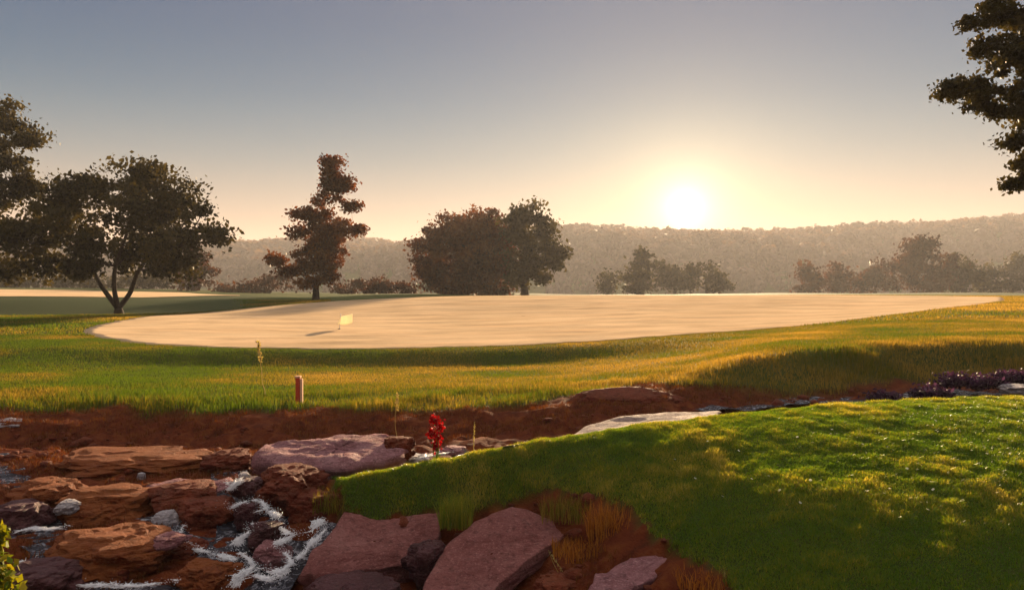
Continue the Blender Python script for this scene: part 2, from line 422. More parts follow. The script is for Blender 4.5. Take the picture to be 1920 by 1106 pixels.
# ------------------------------------------------------------------ object helpers
def tag(o, label=None, cat=None, group=None, kind=None):
    if label: o['label'] = label
    if cat: o['category'] = cat
    if group: o['group'] = group
    if kind: o['kind'] = kind
    return o
def link(o, parent=None):
    COL.objects.link(o)
    if parent is not None:
        o.parent = parent
    return o
def empty(name, loc):
    o = bpy.data.objects.new(name, None); o.location = loc
    o.empty_display_size = 0.2
    return link(o)
def mesh_np(name, V, loops, starts, material, attrs=None, parent=None, smooth_=False, origin=None):
    """V (N,3) world; with a parent the vertices are stored relative to it"""
    V = np.asarray(V, dtype=np.float32)
    if parent is not None: V = V - np.array(parent.location, dtype=np.float32)
    me = bpy.data.meshes.new(name)
    loc = None
    if parent is None and origin is not None:
        V = V - np.array(origin, dtype=np.float32); loc = origin
    me.vertices.add(len(V)); me.vertices.foreach_set('co', V.ravel())
    me.loops.add(len(loops)); me.loops.foreach_set('vertex_index', np.asarray(loops, dtype=np.int32))
    me.polygons.add(len(starts)); me.polygons.foreach_set('loop_start', np.asarray(starts, dtype=np.int32))
    if smooth_: me.polygons.foreach_set('use_smooth', np.ones(len(starts), dtype=bool))
    if attrs:
        for k, a in attrs.items():
            at = me.attributes.new(k, 'FLOAT', 'POINT'); at.data.foreach_set('value', np.asarray(a, dtype=np.float32))
    me.update(calc_edges=True); me.validate()
    me.materials.append(material)
    o = bpy.data.objects.new(name, me)
    if loc is not None: o.location = loc
    return link(o, parent)
def grid_faces(nx, ny, off=0):
    i = np.arange(nx - 1)[None, :]; j = np.arange(ny - 1)[:, None]
    a = (j * nx + i).ravel() + off
    return np.stack([a, a + 1, a + nx + 1, a + nx], 1)
def quads_mesh(name, V, Fq, material, **kw):
    Fq = np.asarray(Fq)
    return mesh_np(name, V, Fq.ravel(), np.arange(len(Fq)) * 4, material, **kw)

# ------------------------------------------------------------------ ground sheet
def build_ground():
    nx, ny = 720, 760
    t = np.linspace(-1, 1, nx)
    a, b = 4.5, 7.2
    xs = a * np.sinh(b * t)
    t = np.linspace(-0.16, 1, ny)
    ys = 4.5 + 6.0 * np.sinh(6.9 * t)
    X, Y = np.meshgrid(xs, ys)
    Z = height(X, Y)
    _, kk, u, v, turf = masks(X, Y)
    V = np.stack([X, Y, Z], -1).reshape(-1, 3)
    painted_shade = smooth(9.7, 10.0, kk) * smooth(11.7, 11.4, kk) * smooth(520, 420, u)  # mask for the tree shade painted on the bank
    o = quads_mesh('ground', V, grid_faces(nx, ny), M['ground'], attrs={'turf': turf.ravel(), 'painted_shade': painted_shade.ravel()}, smooth_=True)
    tag(o, kind='structure')
build_ground()

# the putting green: a mown sheet just above the ground
def build_green():
    # (column, depth) boundary, clockwise from the left tip
    near = [(150, 25), (200, 22.4), (300, 20.8), (450, 20.2), (700, 20), (900, 20.2), (1100, 20.6), (1300, 22), (1500, 23.5), (1700, 28), (1830, 33), (1885, 38)]
    far = [(1880, 50), (1600, 56), (1300, 58), (1000, 56), (760, 52), (600, 50), (480, 47.5), (380, 43), (300, 38), (235, 32), (180, 28.5)]
    pts = np.array([((u - UC) / F * d, d) for u, d in near + far])
    n = 700
    q = np.vstack([pts, pts[:1]])
    s = np.concatenate([[0], np.cumsum(np.linalg.norm(np.diff(q, axis=0), axis=1))])
    ss = np.linspace(0, s[-1], n, endpoint=False)
    bx = np.interp(ss, s, q[:, 0]); by = np.interp(ss, s, q[:, 1])
    for _ in range(40):
        bx = (np.roll(bx, 1) + bx * 2 + np.roll(bx, -1)) / 4; by = (np.roll(by, 1) + by * 2 + np.roll(by, -1)) / 4
    jx = fbm(bx * 2.5, by * 2.5, 88) * 0.22; by = by + fbm(bx * 2.5 + 7, by * 2.5, 89) * 0.22; bx = bx + jx
    cx, cy = 0.5, 34.0
    rings = 50
    rr = np.linspace(0.004, 1, rings)[:, None]
    X = cx + (bx - cx)[None] * rr; Y = cy + (by - cy)[None] * rr
    Z = height(X, Y) + 0.02
    V = np.stack([X, Y, Z], -1).reshape(-1, 3)
    fs = []
    i = np.arange(n); i2 = (i + 1) % n
    for k in range(rings - 1):
        fs.append(np.stack([k * n + i, k * n + i2, (k + 1) * n + i2, (k + 1) * n + i], 1))
    # skirt down into the turf
    V2 = V[-n:].copy(); V2[:, 2] -= 0.05
    V = np.vstack([V, V2]); fs.append(np.stack([(rings - 1) * n + i, (rings - 1) * n + i2, rings * n + i2, rings * n + i], 1))
    Fq = np.vstack(fs)[:, ::-1]
    o = quads_mesh('putting_green', V, Fq, M['green'], smooth_=True)
    tag(o, 'large pale mown putting green glowing in the low sun', kind='structure')
    return np.stack([bx, by], 1)
GREEN = build_green()
def build_fairway():
    us = np.linspace(-700, 450, 90)
    V = []
    for i, u in enumerate(us):
        t = smooth(250, 450, u)
        a, b = 63 + 14 * t, 104 - 24 * t
        for d in np.linspace(a, b, 24): V.append(((u - UC) / F * d, d))
    V = np.array(V); Z = height(V[:, 0], V[:, 1]) + 0.05
    o = quads_mesh('fairway', np.column_stack([V, Z]), grid_faces(24, 90), M['green'], smooth_=True)
    o.data.flip_normals()
    tag(o, 'pale mown fairway strip in the distance on the left', kind='structure')
build_fairway()
def in_poly(x, y, poly):
    c = np.zeros(x.shape, bool); n = len(poly); j = n - 1
    for i in range(n):
        xi, yi = poly[i]; xj, yj = poly[j]
        c ^= ((yi > y) != (yj > y)) & (x < (xj - xi) * (y - yi) / (yj - yi + 1e-12) + xi)
        j = i
    return c

# ------------------------------------------------------------------ hills with far wood
def build_hills():
    ru = np.array([-3000, -900, 0, 400, 760, 900, 1040, 1280, 1450, 1600, 1920, 2600, 5000.])
    rv = np.array([490, 480, 479, 477, 465, 453, 444, 447, 443, 437, 427, 422, 435.])
    nx, ny = 420, 60
    us = np.linspace(-3000, 5000, nx)
    D0, D1, D2 = 420.0, 720.0, 1300.0
    V = np.zeros((ny, nx, 3)); 
    for j in range(ny):
        t = j / (ny - 1) * 1.5
        D = D0 + (D1 - D0) * t if t < 1 else D1 + (D2 - D1) * (t - 1) * 2
        x = (us - UC) / F * D1 * (0.6 + 0.4 * D / D1)
        uu = UC + F * x / D1
        top = -(np.interp(uu, ru, rv) - VH) / F * D1
        base = -13.0
        s = (1 - (1 - min(t, 1)) ** 1.7) if t < 1 else 1 - 0.55 * ((t - 1) * 2) ** 1.5
        z = base + (top - base) * s + fbm(x * 0.012, np.full_like(x, D) * 0.012, 90) * 9 * min(1, t * 3)
        V[j, :, 0] = x; V[j, :, 1] = D; V[j, :, 2] = z + EYE
    V[0, :, 2] -= 12
    o = quads_mesh('hills', V.reshape(-1, 3), grid_faces(nx, ny), M['ground'], attrs={'turf': np.ones(nx * ny)}, smooth_=True)
    tag(o, kind='structure')
    # the wood that covers them reads as one mass
    Vs, vr = [], []
    j1 = int((ny - 1) / 1.5) + 3
    n = 8000
    jj = (rng.random(n) ** 0.8) * (j1 - 1); 
    ii = rng.random(n) * (nx * 0.36) + nx * 0.27
    # a denser row along the ridge
    jj[:1500] = (ny - 1) / 1.5 + rng.normal(0, 0.8, 1500)
    a = np.clip(jj.astype(int), 0, ny - 2); b = ii.astype(int); fa = (jj - a)[:, None]; fb = (ii - b)[:, None]
    c = (V[a, b] * (1 - fb) + V[a, b + 1] * fb) * (1 - fa) + (V[a + 1, b] * (1 - fb) + V[a + 1, b + 1] * fb) * fa
    h = rng.uniform(4.5, 11, n) * (1 + 0.5 * (fbm(c[:, 0] * .01, c[:, 1] * .01, 33)))
    k = 60
    d = rng.normal(size=(n, k, 3)); d /= np.linalg.norm(d, axis=2, keepdims=True)
    r = h[:, None, None] * np.array([0.55, 0.55, 0.6]) * rng.uniform(0.6, 1.05, (n, k, 1))
    cen = c[:, None] + d * r + np.array([0, 0, 1.0]) * (h * 0.45)[:, None, None]
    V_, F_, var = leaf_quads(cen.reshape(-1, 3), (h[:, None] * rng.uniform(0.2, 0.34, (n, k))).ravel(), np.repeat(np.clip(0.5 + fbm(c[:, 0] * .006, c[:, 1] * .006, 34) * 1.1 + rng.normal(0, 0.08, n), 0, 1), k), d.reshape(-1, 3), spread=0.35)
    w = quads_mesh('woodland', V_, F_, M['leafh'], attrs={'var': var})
    tag(w, 'hazy wooded hillside along the far ridge', 'woodland', kind='stuff')
def leaf_quads(cen, size, var, nrm=None, elong=1.5, spread=0.8):
    n = len(cen)
    a = rng.normal(size=(n, 3))
    if nrm is not None: a = nrm + spread * a * 0.8
    a /= np.linalg.norm(a, axis=1, keepdims=True) + 1e-9
    b = np.cross(a, rng.normal(size=(n, 3))); b /= np.linalg.norm(b, axis=1, keepdims=True) + 1e-9
    c = np.cross(a, b)
    s = np.asarray(size)[:, None] * 0.5
    fold = a * s * 0.25
    V = np.stack([cen - b * s * elong, cen - c * s + fold, cen + b * s * elong, cen + c * s + fold], 1).reshape(-1, 3)
    Fq = np.arange(n * 4).reshape(n, 4)
    return V, Fq, np.repeat(np.clip(var + rng.normal(0, 0.15, n), 0, 1), 4)
build_hills()

# ------------------------------------------------------------------ tubes
class Tubes:
    def __init__(s): s.V = []; s.F = []; s.n = 0
    def add(s, pts, rad, k=7):
        pts = np.array(pts, float); rad = np.array(rad, float)
        t = np.gradient(pts, axis=0); t /= np.linalg.norm(t, axis=1, keepdims=True) + 1e-9
        ref = np.array([0.31, 0.87, 0.12]) if abs(t[0, 2]) > 0.7 else np.array([0.1, 0.2, 1.0])
        a = np.cross(t, ref); a /= np.linalg.norm(a, axis=1, keepdims=True) + 1e-9
        b = np.cross(t, a)
        th = np.linspace(0, 2 * math.pi, k, endpoint=False)
        ring = pts[:, None] + rad[:, None, None] * (a[:, None] * np.cos(th)[None, :, None] + b[:, None] * np.sin(th)[None, :, None])
        m = len(pts); i = np.arange(k); i2 = (i + 1) % k
        for q in range(m - 1):
            s.F.append(s.n + np.stack([q * k + i, q * k + i2, (q + 1) * k + i2, (q + 1) * k + i], 1))
        s.V.append(ring.reshape(-1, 3)); s.n += m * k
        # end cap as a point-ish quad strip
        s.V.append(pts[-1:][:, :] + t[-1] * rad[-1] * 0.5); 
        e = (m - 1) * k + s.n - m * k
        cap = s.n; s.n += 1
        s.F.append(np.stack([e + i, e + i2, np.full(k, cap), np.full(k, cap)], 1))
    def build(s, name, material, parent=None, **kw):
        V = np.vstack(s.V); Fq = np.vstack(s.F)
        tri = Fq[:, 2] == Fq[:, 3]
        q, t = Fq[~tri], Fq[tri][:, :3]
        loops = np.concatenate([q.ravel(), t.ravel()])
        starts = np.concatenate([np.arange(len(q)) * 4, len(q) * 4 + np.arange(len(t)) * 3])
        return mesh_np(name, V, loops, starts, material, parent=parent, smooth_=True, **kw)
def curve_pts(a, b, bend=0.1, n=6, sag=0.0):
    a, b = np.array(a, float), np.array(b, float)
    L = np.linalg.norm(b - a)
    off = rng.normal(0, bend * L, 3)
    t = np.linspace(0, 1, n)[:, None]
    return a + (b - a) * t + off * np.sin(t * math.pi) * 0.6 + rng.normal(0, 0.012 * L, (n, 3)) * np.sin(t * math.pi) + np.array([0, 0, sag * L]) * np.sin(t * math.pi)

# ------------------------------------------------------------------ trees
def tree(name, label, cat, D, base, blobs, trunk_r, leaf, dens, mleaf='leaf', group=None, fork=None, stems=1,
         clump=0.30, yspread=0.35, per=55, ground=True, twigs=5, zbase=None, limbs=None):
    """base (u, v) px; blobs [(u, v, ru, rv)] px at depth D. Everything becomes real metres round the trunk."""
    bx = (base[0] - UC) / F * D
    bz = hz(bx, D) if zbase is None else zbase
    root = empty(name, (bx, D, bz - 0.05)); tag(root, label, cat, group)
    us = [b[0] for b in blobs]; W = (max(us) - min(us)) / F * D * 0.5 + 0.01
    cents, rads = [], []
    for (u, v, ru, rv) in blobs:
        dy = random.uniform(-yspread, yspread) * W * 1.2
        d = D + dy
        c = P(u, v, d); sx, sz = ru / F * d, rv / F * d
        cents.append(np.array(c)); rads.append(np.array([sx, max(sx, sz) * 0.9, sz]))
    tb = Tubes()
    b0 = np.array([bx, D, bz - 0.15])
    allz = [c[2] for c in cents]
    f = np.array(P(fork[0], fork[1], D)) if fork else b0 + np.array([0, 0, (max(allz) - bz) * 0.25])
    n = 7
    tb.add(curve_pts(b0, f, 0.03, n), np.linspace(trunk_r * 1.25, trunk_r * 0.85, n), 9)
    order = np.argsort(allz)
    nodes = [(f, trunk_r * 0.8)]
    for lm in (limbs or []):
        pp = [f] + [np.array(P(q[0], q[1], D + random.uniform(-0.02, 0.02) * D)) for q in lm]
        pp = np.array(pp); tt = np.linspace(0, len(pp) - 1, 4 * len(pp))
        pp2 = np.stack([np.interp(tt, range(len(pp)), pp[:, k]) for k in range(3)], 1)
        for _ in range(2): pp2[1:-1] = (pp2[:-2] + pp2[1:-1] + pp2[2:]) / 3
        rr = np.linspace(trunk_r * 0.6, trunk_r * 0.25, len(tt)); tb.add(pp2, rr, 7)
        for q in (len(tt) // 2, len(tt) * 3 // 4, len(tt) - 1): nodes.append((pp2[q], rr[q]))
    for idx in order:
        c, r = cents[idx], rads[idx]
        best = min(nodes, key=lambda q: np.linalg.norm(q[0] - c) + (3 * trunk_r if q[0][2] > c[2] else 0))
        r0 = best[1] * 0.72
        pts = curve_pts(best[0], c, 0.10, 7, 0.03)
        tb.add(pts, np.linspace(r0, max(r0 * 0.35, 0.012), 7), 6)
        nodes.append((pts[3], r0 * 0.6)); nodes.append((c, max(r0 * 0.4, 0.012)))
    cen, siz, var, nr = [], [], [], []
    for c, r in zip(cents, rads):
        vol = r[0] * r[1] * r[2]
        nc = max(6, int(1.9 * dens * (vol ** (2 / 3)) / (clump ** 2)))
        d = rng.normal(size=(nc, 3)); d /= np.linalg.norm(d, axis=1, keepdims=True)
        rad = rng.random(nc) ** 0.42
        cc = c + d * r * rad[:, None] * 0.95
        for q in range(min(twigs, nc)):
            tb.add(curve_pts(c, cc[q], 0.12, 4), [0.02 + trunk_r * 0.10, 0.015 + trunk_r * 0.07, 0.010 + trunk_r * 0.04, 0.006 + trunk_r * 0.02], 4)
        cv = rng.random(nc)
        m = per
        g = rng.normal(size=(nc, m, 3)) * clump * rng.uniform(0.4, 0.85, (nc, 1, 1)) * np.array([1, 1, 0.6])
        cen.append((cc[:, None] + g).reshape(-1, 3))
        var.append(np.repeat(cv, m)); siz.append(leaf * rng.uniform(0.4, 1.6, nc * m))
    cen = np.vstack(cen); var = np.concatenate(var); siz = np.concatenate(siz)
    keep = cen[:, 2] > height(cen[:, 0], cen[:, 1]) + 0.05
    cen, var, siz = cen[keep], var[keep], siz[keep]
    V, Fq, va = leaf_quads(cen, siz, var)
    quads_mesh('crown', V, Fq, M[mleaf], attrs={'var': va}, parent=root)
    tb.build('trunk', M['bark'], root)
    return root

G_MID = 'trees standing round the green'
tree('broad_tree', 'broad double-crowned dark tree with split trunk behind the left edge of the green', 'tree', 43.5, (222, 588),
     [(150, 352, 58, 48), (110, 400, 50, 45), (275, 335, 62, 48), (250, 380, 36, 36), (330, 385, 52, 48), (368, 420, 34, 34), (400, 446, 13, 9),
      (290, 420, 55, 50), (155, 430, 60, 50), (80, 440, 55, 48), (30, 452, 40, 36), (150, 490, 48, 34), (85, 495, 45, 30), (250, 475, 50, 40),
      (325, 465, 45, 38), (300, 505, 30, 22), (345, 500, 22, 20), (15, 495, 35, 30), (310, 478, 30, 20)],
     0.27, 0.15, 1.35, fork=(222, 579), clump=0.6, per=150, yspread=0.3, group=G_MID,
     limbs=[[(198, 548), (176, 512), (158, 462), (140, 400)], [(214, 545), (214, 505), (232, 455), (250, 400)], [(246, 548), (256, 512), (292, 462), (305, 400)]])
tree('tall_tree', 'tall dark tree at the left edge of the photo, its crown cut by the frame', 'tree', 46, (-75, 590),
     [(-40, 220, 60, 40), (22, 225, 40, 34), (48, 262, 24, 22), (-20, 270, 50, 40), (10, 300, 40, 30), (40, 335, 22, 20), (-60, 330, 60, 50), (5, 365, 34, 24),
      (-50, 400, 60, 50), (-90, 290, 60, 60), (-120, 380, 60, 60), (-10, 430, 40, 30), (60, 352, 10, 10)],
     0.42, 0.15, 1.1, fork=(-70, 470), clump=0.6, per=150, yspread=0.3, group=G_MID)
tree('narrow_tree', 'narrow leaning tree with ragged pointed top and gaps between branches', 'tree', 57, (592, 566),
     [(622, 304, 17, 4), (621, 322, 9, 12), (622, 345, 17, 14), (612, 372, 24, 18), (650, 348, 8, 14), (600, 398, 26, 18), (655, 388, 13, 9), (572, 405, 26, 13),
      (640, 425, 24, 18), (565, 438, 18, 12), (612, 438, 30, 22), (632, 462, 26, 18), (585, 470, 40, 24), (516, 490, 12, 12), (540, 500, 26, 18),
      (598, 500, 40, 26), (668, 432, 12, 5), (580, 528, 26, 14), (610, 520, 20, 16), (605, 418, 22, 22), (622, 450, 26, 24), (598, 482, 34, 26), (634, 352, 12, 20)],
     0.26, 0.15, 1.05, mleaf='flare_leaf', fork=(592, 540), clump=0.5, per=130, yspread=0.25, group=G_MID)
tree('round_tree', 'wide dome-shaped tree reaching almost to the ground behind the green', 'tree', 108, (905, 556),
     [(838, 432, 42, 30), (900, 418, 52, 24), (805, 478, 34, 34), (868, 462, 66, 42), (935, 450, 42, 42), (900, 500, 66, 36), (835, 510, 44, 28), (800, 512, 26, 20),
      (880, 530, 44, 16), (950, 500, 30, 34), (830, 536, 34, 14), (925, 538, 40, 14), (875, 545, 40, 8)],
     0.6, 0.32, 1.8, mleaf='flare_leaf', fork=(905, 535), clump=1.3, per=150, yspread=0.4, group=G_MID)
tree('oak_tree', 'rough-topped taller tree joined to the right side of the dome-shaped tree', 'tree', 104, (985, 556),
     [(990, 398, 26, 16), (962, 410, 22, 16), (1012, 420, 22, 22), (980, 440, 36, 30), (1022, 455, 22, 28), (985, 480, 40, 30), (1030, 488, 22, 18),
      (1005, 515, 28, 18), (1048, 478, 8, 10), (970, 520, 22, 14)],
     0.5, 0.32, 1.3, fork=(983, 530), clump=1.1, per=140, yspread=0.35, group=G_MID)
# overhanging tree close on the right
tree('overhanging_tree', 'dark leafy branches hanging in from the right edge close to the camera', 'tree', 12.5, (2150, 640),
     [(1880, 20, 52, 30), (1930, 60, 60, 50), (1820, 45, 20, 14), (1850, 90, 34, 20), (1900, 120, 50, 40), (1815, 165, 40, 24), (1785, 170, 22, 16), (1850, 190, 45, 26), (1900, 210, 36, 30),
      (1950, 180, 60, 60), (1940, 260, 42, 34), (1905, 262, 24, 20), (1918, 310, 16, 20), (1912, 342, 16, 8), (1950, 330, 30, 30), (2020, 60, 80, 80), (2050, 200, 90, 80), (2120, 100, 100, 90),
      (2200, 220, 90, 80), (2060, 320, 60, 40), (1960, -50, 80, 50), (2100, -80, 100, 70)],
     0.20, 0.048, 1.1, fork=(2130, 400), clump=0.13, per=110, yspread=0.22, group=G_MID, twigs=10)

G_FAR = 'hazy trees in the valley beyond the green'
FARB = [
 ('round_tree', 'pale hazy tree half hidden behind the broad tree, right of its crown', 120, (365, 556), [(365, 490, 30, 26), (340, 505, 24, 26), (390, 508, 18, 22), (360, 530, 32, 18)], 'leafr'),
 ('shrub', 'low hazy bush between the broad tree and the leaning tree', 130, (445, 556), [(440, 542, 30, 9), (420, 546, 16, 8), (470, 540, 18, 10)], 'leafr'),
 ('shrub', 'low hazy bush at the left foot of the leaning tree', 128, (505, 556), [(495, 535, 22, 15), (525, 530, 22, 18), (480, 545, 14, 8)], 'leafr'),
 ('shrub', 'low spreading bush at the right foot of the leaning tree', 132, (650, 556), [(640, 542, 26, 10), (670, 538, 20, 11)], 'leafr'),
 ('shrub', 'small reddish bush with a bump, left of the dome-shaped tree', 125, (720, 556), [(712, 532, 16, 14), (735, 538, 22, 12), (690, 542, 16, 9), (765, 544, 14, 8)], 'leafr'),
 ('small_tree', 'small upright hazy tree under the left end of the sun glow', 190, (1140, 556), [(1140, 522, 11, 15), (1138, 540, 12, 10)], 'leaf'),
 ('small_tree', 'thin ragged hazy tree just left below the sun', 195, (1205, 556), [(1205, 480, 5, 10), (1200, 500, 22, 14), (1180, 515, 18, 10), (1215, 525, 24, 20), (1190, 540, 22, 10)], 'leaf'),
 ('round_tree', 'rounded hazy tree directly below the sun', 200, (1265, 556), [(1250, 500, 26, 18), (1270, 520, 30, 26), (1245, 530, 22, 18)], 'leaf'),
 ('round_tree', 'lower rounded hazy tree to the right of the one below the sun', 205, (1325, 556), [(1312, 505, 28, 20), (1335, 525, 28, 22), (1355, 538, 18, 12), (1300, 530, 22, 18)], 'leaf'),
 ('hedge_tree', 'first crown at the left end of the hazy row on the right', 225, (1520, 556), [(1515, 512, 26, 20), (1510, 535, 24, 16), (1540, 525, 20, 20)], 'leafr'),
 ('hedge_tree', 'second low crown in the hazy row on the right', 230, (1580, 556), [(1575, 512, 24, 18), (1590, 530, 34, 20), (1560, 532, 22, 18)], 'leafr'),
 ('hedge_tree', 'third crown in the hazy row, beside the tall one', 228, (1640, 556), [(1635, 505, 28, 18), (1645, 528, 36, 22), (1620, 525, 20, 20)], 'leafr'),
 ('tall_tree', 'tallest domed crown rising above the hazy row on the right', 222, (1730, 556), [(1722, 455, 30, 14), (1728, 472, 44, 20), (1750, 495, 50, 26), (1700, 500, 40, 26), (1730, 530, 60, 24)], 'leafr'),
 ('hedge_tree', 'sloping crown right of the tallest in the hazy row', 226, (1805, 556), [(1800, 500, 30, 20), (1815, 525, 38, 26), (1785, 528, 28, 22)], 'leaf'),
 ('hedge_tree', 'dim green crown second from the right edge in the valley', 240, (1865, 556), [(1860, 520, 34, 22), (1875, 540, 34, 14)], 'leaf'),
 ('hedge_tree', 'bluish dim crown in the valley touching the right edge', 236, (1925, 556), [(1920, 500, 34, 30), (1935, 530, 44, 24)], 'leaf'),
 ('hedge_tree', 'dark low tree far behind the tall tree at the left edge', 150, (20, 556), [(15, 525, 40, 18), (50, 530, 30, 15)], 'leafr'),
 ('hedge_tree', 'dark low tree seen under the left crown of the broad tree', 152, (110, 556), [(105, 525, 40, 20), (140, 530, 30, 16)], 'leafr'),
 ('hedge_tree', 'dark low tree seen between the trunks of the broad tree', 148, (190, 556), [(180, 530, 30, 16), (215, 532, 24, 14)], 'leafr'),
 ('hedge_tree', 'dark low tree right of the trunk of the broad tree', 146, (280, 556), [(275, 528, 40, 18), (310, 530, 26, 15)], 'leafr'),
]
def u_far(u): return u < 330 or u > 1850
for nm, lb, D, b, bl, ml in FARB:
    s = D / 100.0
    if u_far(b[0]): ml = 'leaf'
    tree(nm, lb, 'bush' if nm == 'shrub' else 'tree', D, b, bl, 0.2 * s, 0.28 * s, 1.3, mleaf=ml, clump=0.9 * s, per=70, yspread=0.3, twigs=2,
         group='low bushes in the valley' if nm == 'shrub' else G_FAR)

# ------------------------------------------------------------------ grass
def blades(name, x, y, h, w, var, material, lean=0.35, label=None, zoff=0.0, parent=None, cat=None, kind='stuff', zs=None, toward=None):
    n = len(x)
    z = (height(x, y) if zs is None else zs) - 0.006 + zoff
    th = rng.uniform(0, 2 * math.pi, n)
    sx, sy = np.cos(th) * w * 0.5, np.sin(th) * w * 0.5
    ph = rng.uniform(0, 2 * math.pi, n); ln = np.abs(rng.normal(0, lean, n)) * h
    lx, ly = np.cos(ph) * ln, np.sin(ph) * ln
    if toward is not None: lx += toward[0] * h; ly += toward[1] * h
    V = np.zeros((n, 5, 3))
    V[:, 0] = np.stack([x - sx, y - sy, z], 1); V[:, 1] = np.stack([x + sx, y + sy, z], 1)
    V[:, 2] = np.stack([x + sx * .8 + lx * .35, y + sy * .8 + ly * .35, z + h * .6], 1)
    V[:, 3] = np.stack([x - sx * .8 + lx * .35, y - sy * .8 + ly * .35, z + h * .6], 1)
    V[:, 4] = np.stack([x + lx, y + ly, z + h * .97], 1)
    b = np.arange(n)[:, None] * 5
    loops = (b + np.array([0, 1, 2, 3, 3, 2, 4])).ravel()
    starts = (np.arange(n)[:, None] * 7 + np.array([0, 4])).ravel()
    o = mesh_np(name, V.reshape(-1, 3), loops, starts, M[material], attrs={'var': np.repeat(var, 5)}, parent=parent)
    if parent is None: tag(o, label, cat, kind=kind)
    return o
def scatter(n, u0, u1, d0, d1, cond):
    """uniform over the ground area of a wedge in front of the viewer"""
    D = np.sqrt(rng.uniform(d0 ** 2, d1 ** 2, n)); u = rng.uniform(u0, u1, n)
    x = (u - UC) / F * D
    z, kk, uu, v, turf = masks(x, D)
    k = cond(x, D, kk, uu, turf)
    return x[k], D[k], kk[k], uu[k]
# close turf on the mound
x, y, kk, uu = scatter(1150000, 560, 2250, 3.6, 10.5, lambda x, y, kk, u, t: (kk < 3.3) & (t > rng.random(len(x)) * 0.9 + 0.05))
patch = fbm(x * 1.1, y * 1.1, 11)
cl = fbm(x * 7, y * 7, 14, 3)
var = np.clip(0.33 + patch * 0.5 + cl * 0.4 + fbm(x * 2.7, y * 2.7, 19, 3) * 0.35 + rng.normal(0, 0.2, len(x)) + 0.15 * smooth(1.2, 2.4, kk) * smooth(1900, 1000, uu) + (0.4 + 0.35 * smooth(1500, 1000, uu)) * smooth(2.3, 2.85, kk), 0, 1)  # straw added toward the crest paints its sunlit strip
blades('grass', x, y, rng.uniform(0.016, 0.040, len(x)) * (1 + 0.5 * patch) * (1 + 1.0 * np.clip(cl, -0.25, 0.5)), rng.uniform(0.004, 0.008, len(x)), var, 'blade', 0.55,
       'short dense turf on the near mound beside the creek', cat='grass')
# rough beyond the creek
x, y, kk, uu = scatter(720000, -900, 2250, 9.5, 24, lambda x, y, kk, u, t: (kk > 4.2) & (t > rng.random(len(x)) * 0.8 + 0.1))
k = ~in_poly(x, y, GREEN); x, y, kk, uu = x[k], y[k], kk[k], uu[k]
patch = fbm(x * 0.5, y * 0.8, 12)
edge = smooth(6.6, 5.5, kk)
blades('rough_grass', x, y, rng.uniform(0.03, 0.06, len(x)) * (1 + edge * 1.2 * (1 + 3 * np.clip(fbm(x * 1.4, y * 1.4, 61), -0.2, 0.5))), rng.uniform(0.006, 0.012, len(x)),
       np.clip(0.38 - 0.28 * smooth(700, 200, uu) + 0.2 * smooth(900, 1300, uu) + patch * 0.9 + rng.normal(0, 0.18, len(x)), 0, 1), 'blades', 0.4, 'longer yellow lit grass between the creek and the green', cat='grass')  # yellower to the right, the lit bank's gold put into colour
x, y, kk, uu = scatter(520000, -700, 2250, 23.5, 62, lambda x, y, kk, u, t: (u < 620) | (u > 1150))
k = ~in_poly(x, y, GREEN); x, y, kk, uu = x[k], y[k], kk[k], uu[k]
k = smooth(9.6, 10.0, kk) * smooth(11.7, 11.4, kk) * smooth(520, 420, uu) < rng.random(len(x)) * 0.9 + 0.05; x, y, kk, uu = x[k], y[k], kk[k], uu[k]  # blades thinned so the shade painted on the ground stays dark
patch = fbm(x * 0.3, y * 0.5, 13)
dk = smooth(9.6, 10.0, kk) * smooth(520, 420, uu)  # blades darkened along with the painted tree shade
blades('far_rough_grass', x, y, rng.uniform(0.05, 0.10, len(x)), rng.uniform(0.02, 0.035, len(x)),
       np.clip(0.35 - 0.5 * dk + 0.28 * smooth(1000, 1300, uu) + patch * 0.9 + rng.normal(0, 0.18, len(x)), 0, 1), 'blades', 0.4, 'rough grass fringing the far sides of the green', cat='grass')  # right side yellowed to paint the bank as sunlit
# sparse dry growth over the bare creek banks
x, y, kk, uu = scatter(360000, -1000, 2000, 4.2, 12.5, lambda x, y, kk, u, t: (t < 0.6) & (fbm(x * 1.6, y * 1.6, 44) > 0.12 - 0.35 * smooth(4.2, 4.8, kk)))
blades('dry_grass', x, y, rng.uniform(0.02, 0.07, len(x)), rng.uniform(0.003, 0.007, len(x)), rng.random(len(x)) * 0.8, 'reddry', 0.6,
       'thin dry growth over the bare reddish creek banks', cat='dry grass')

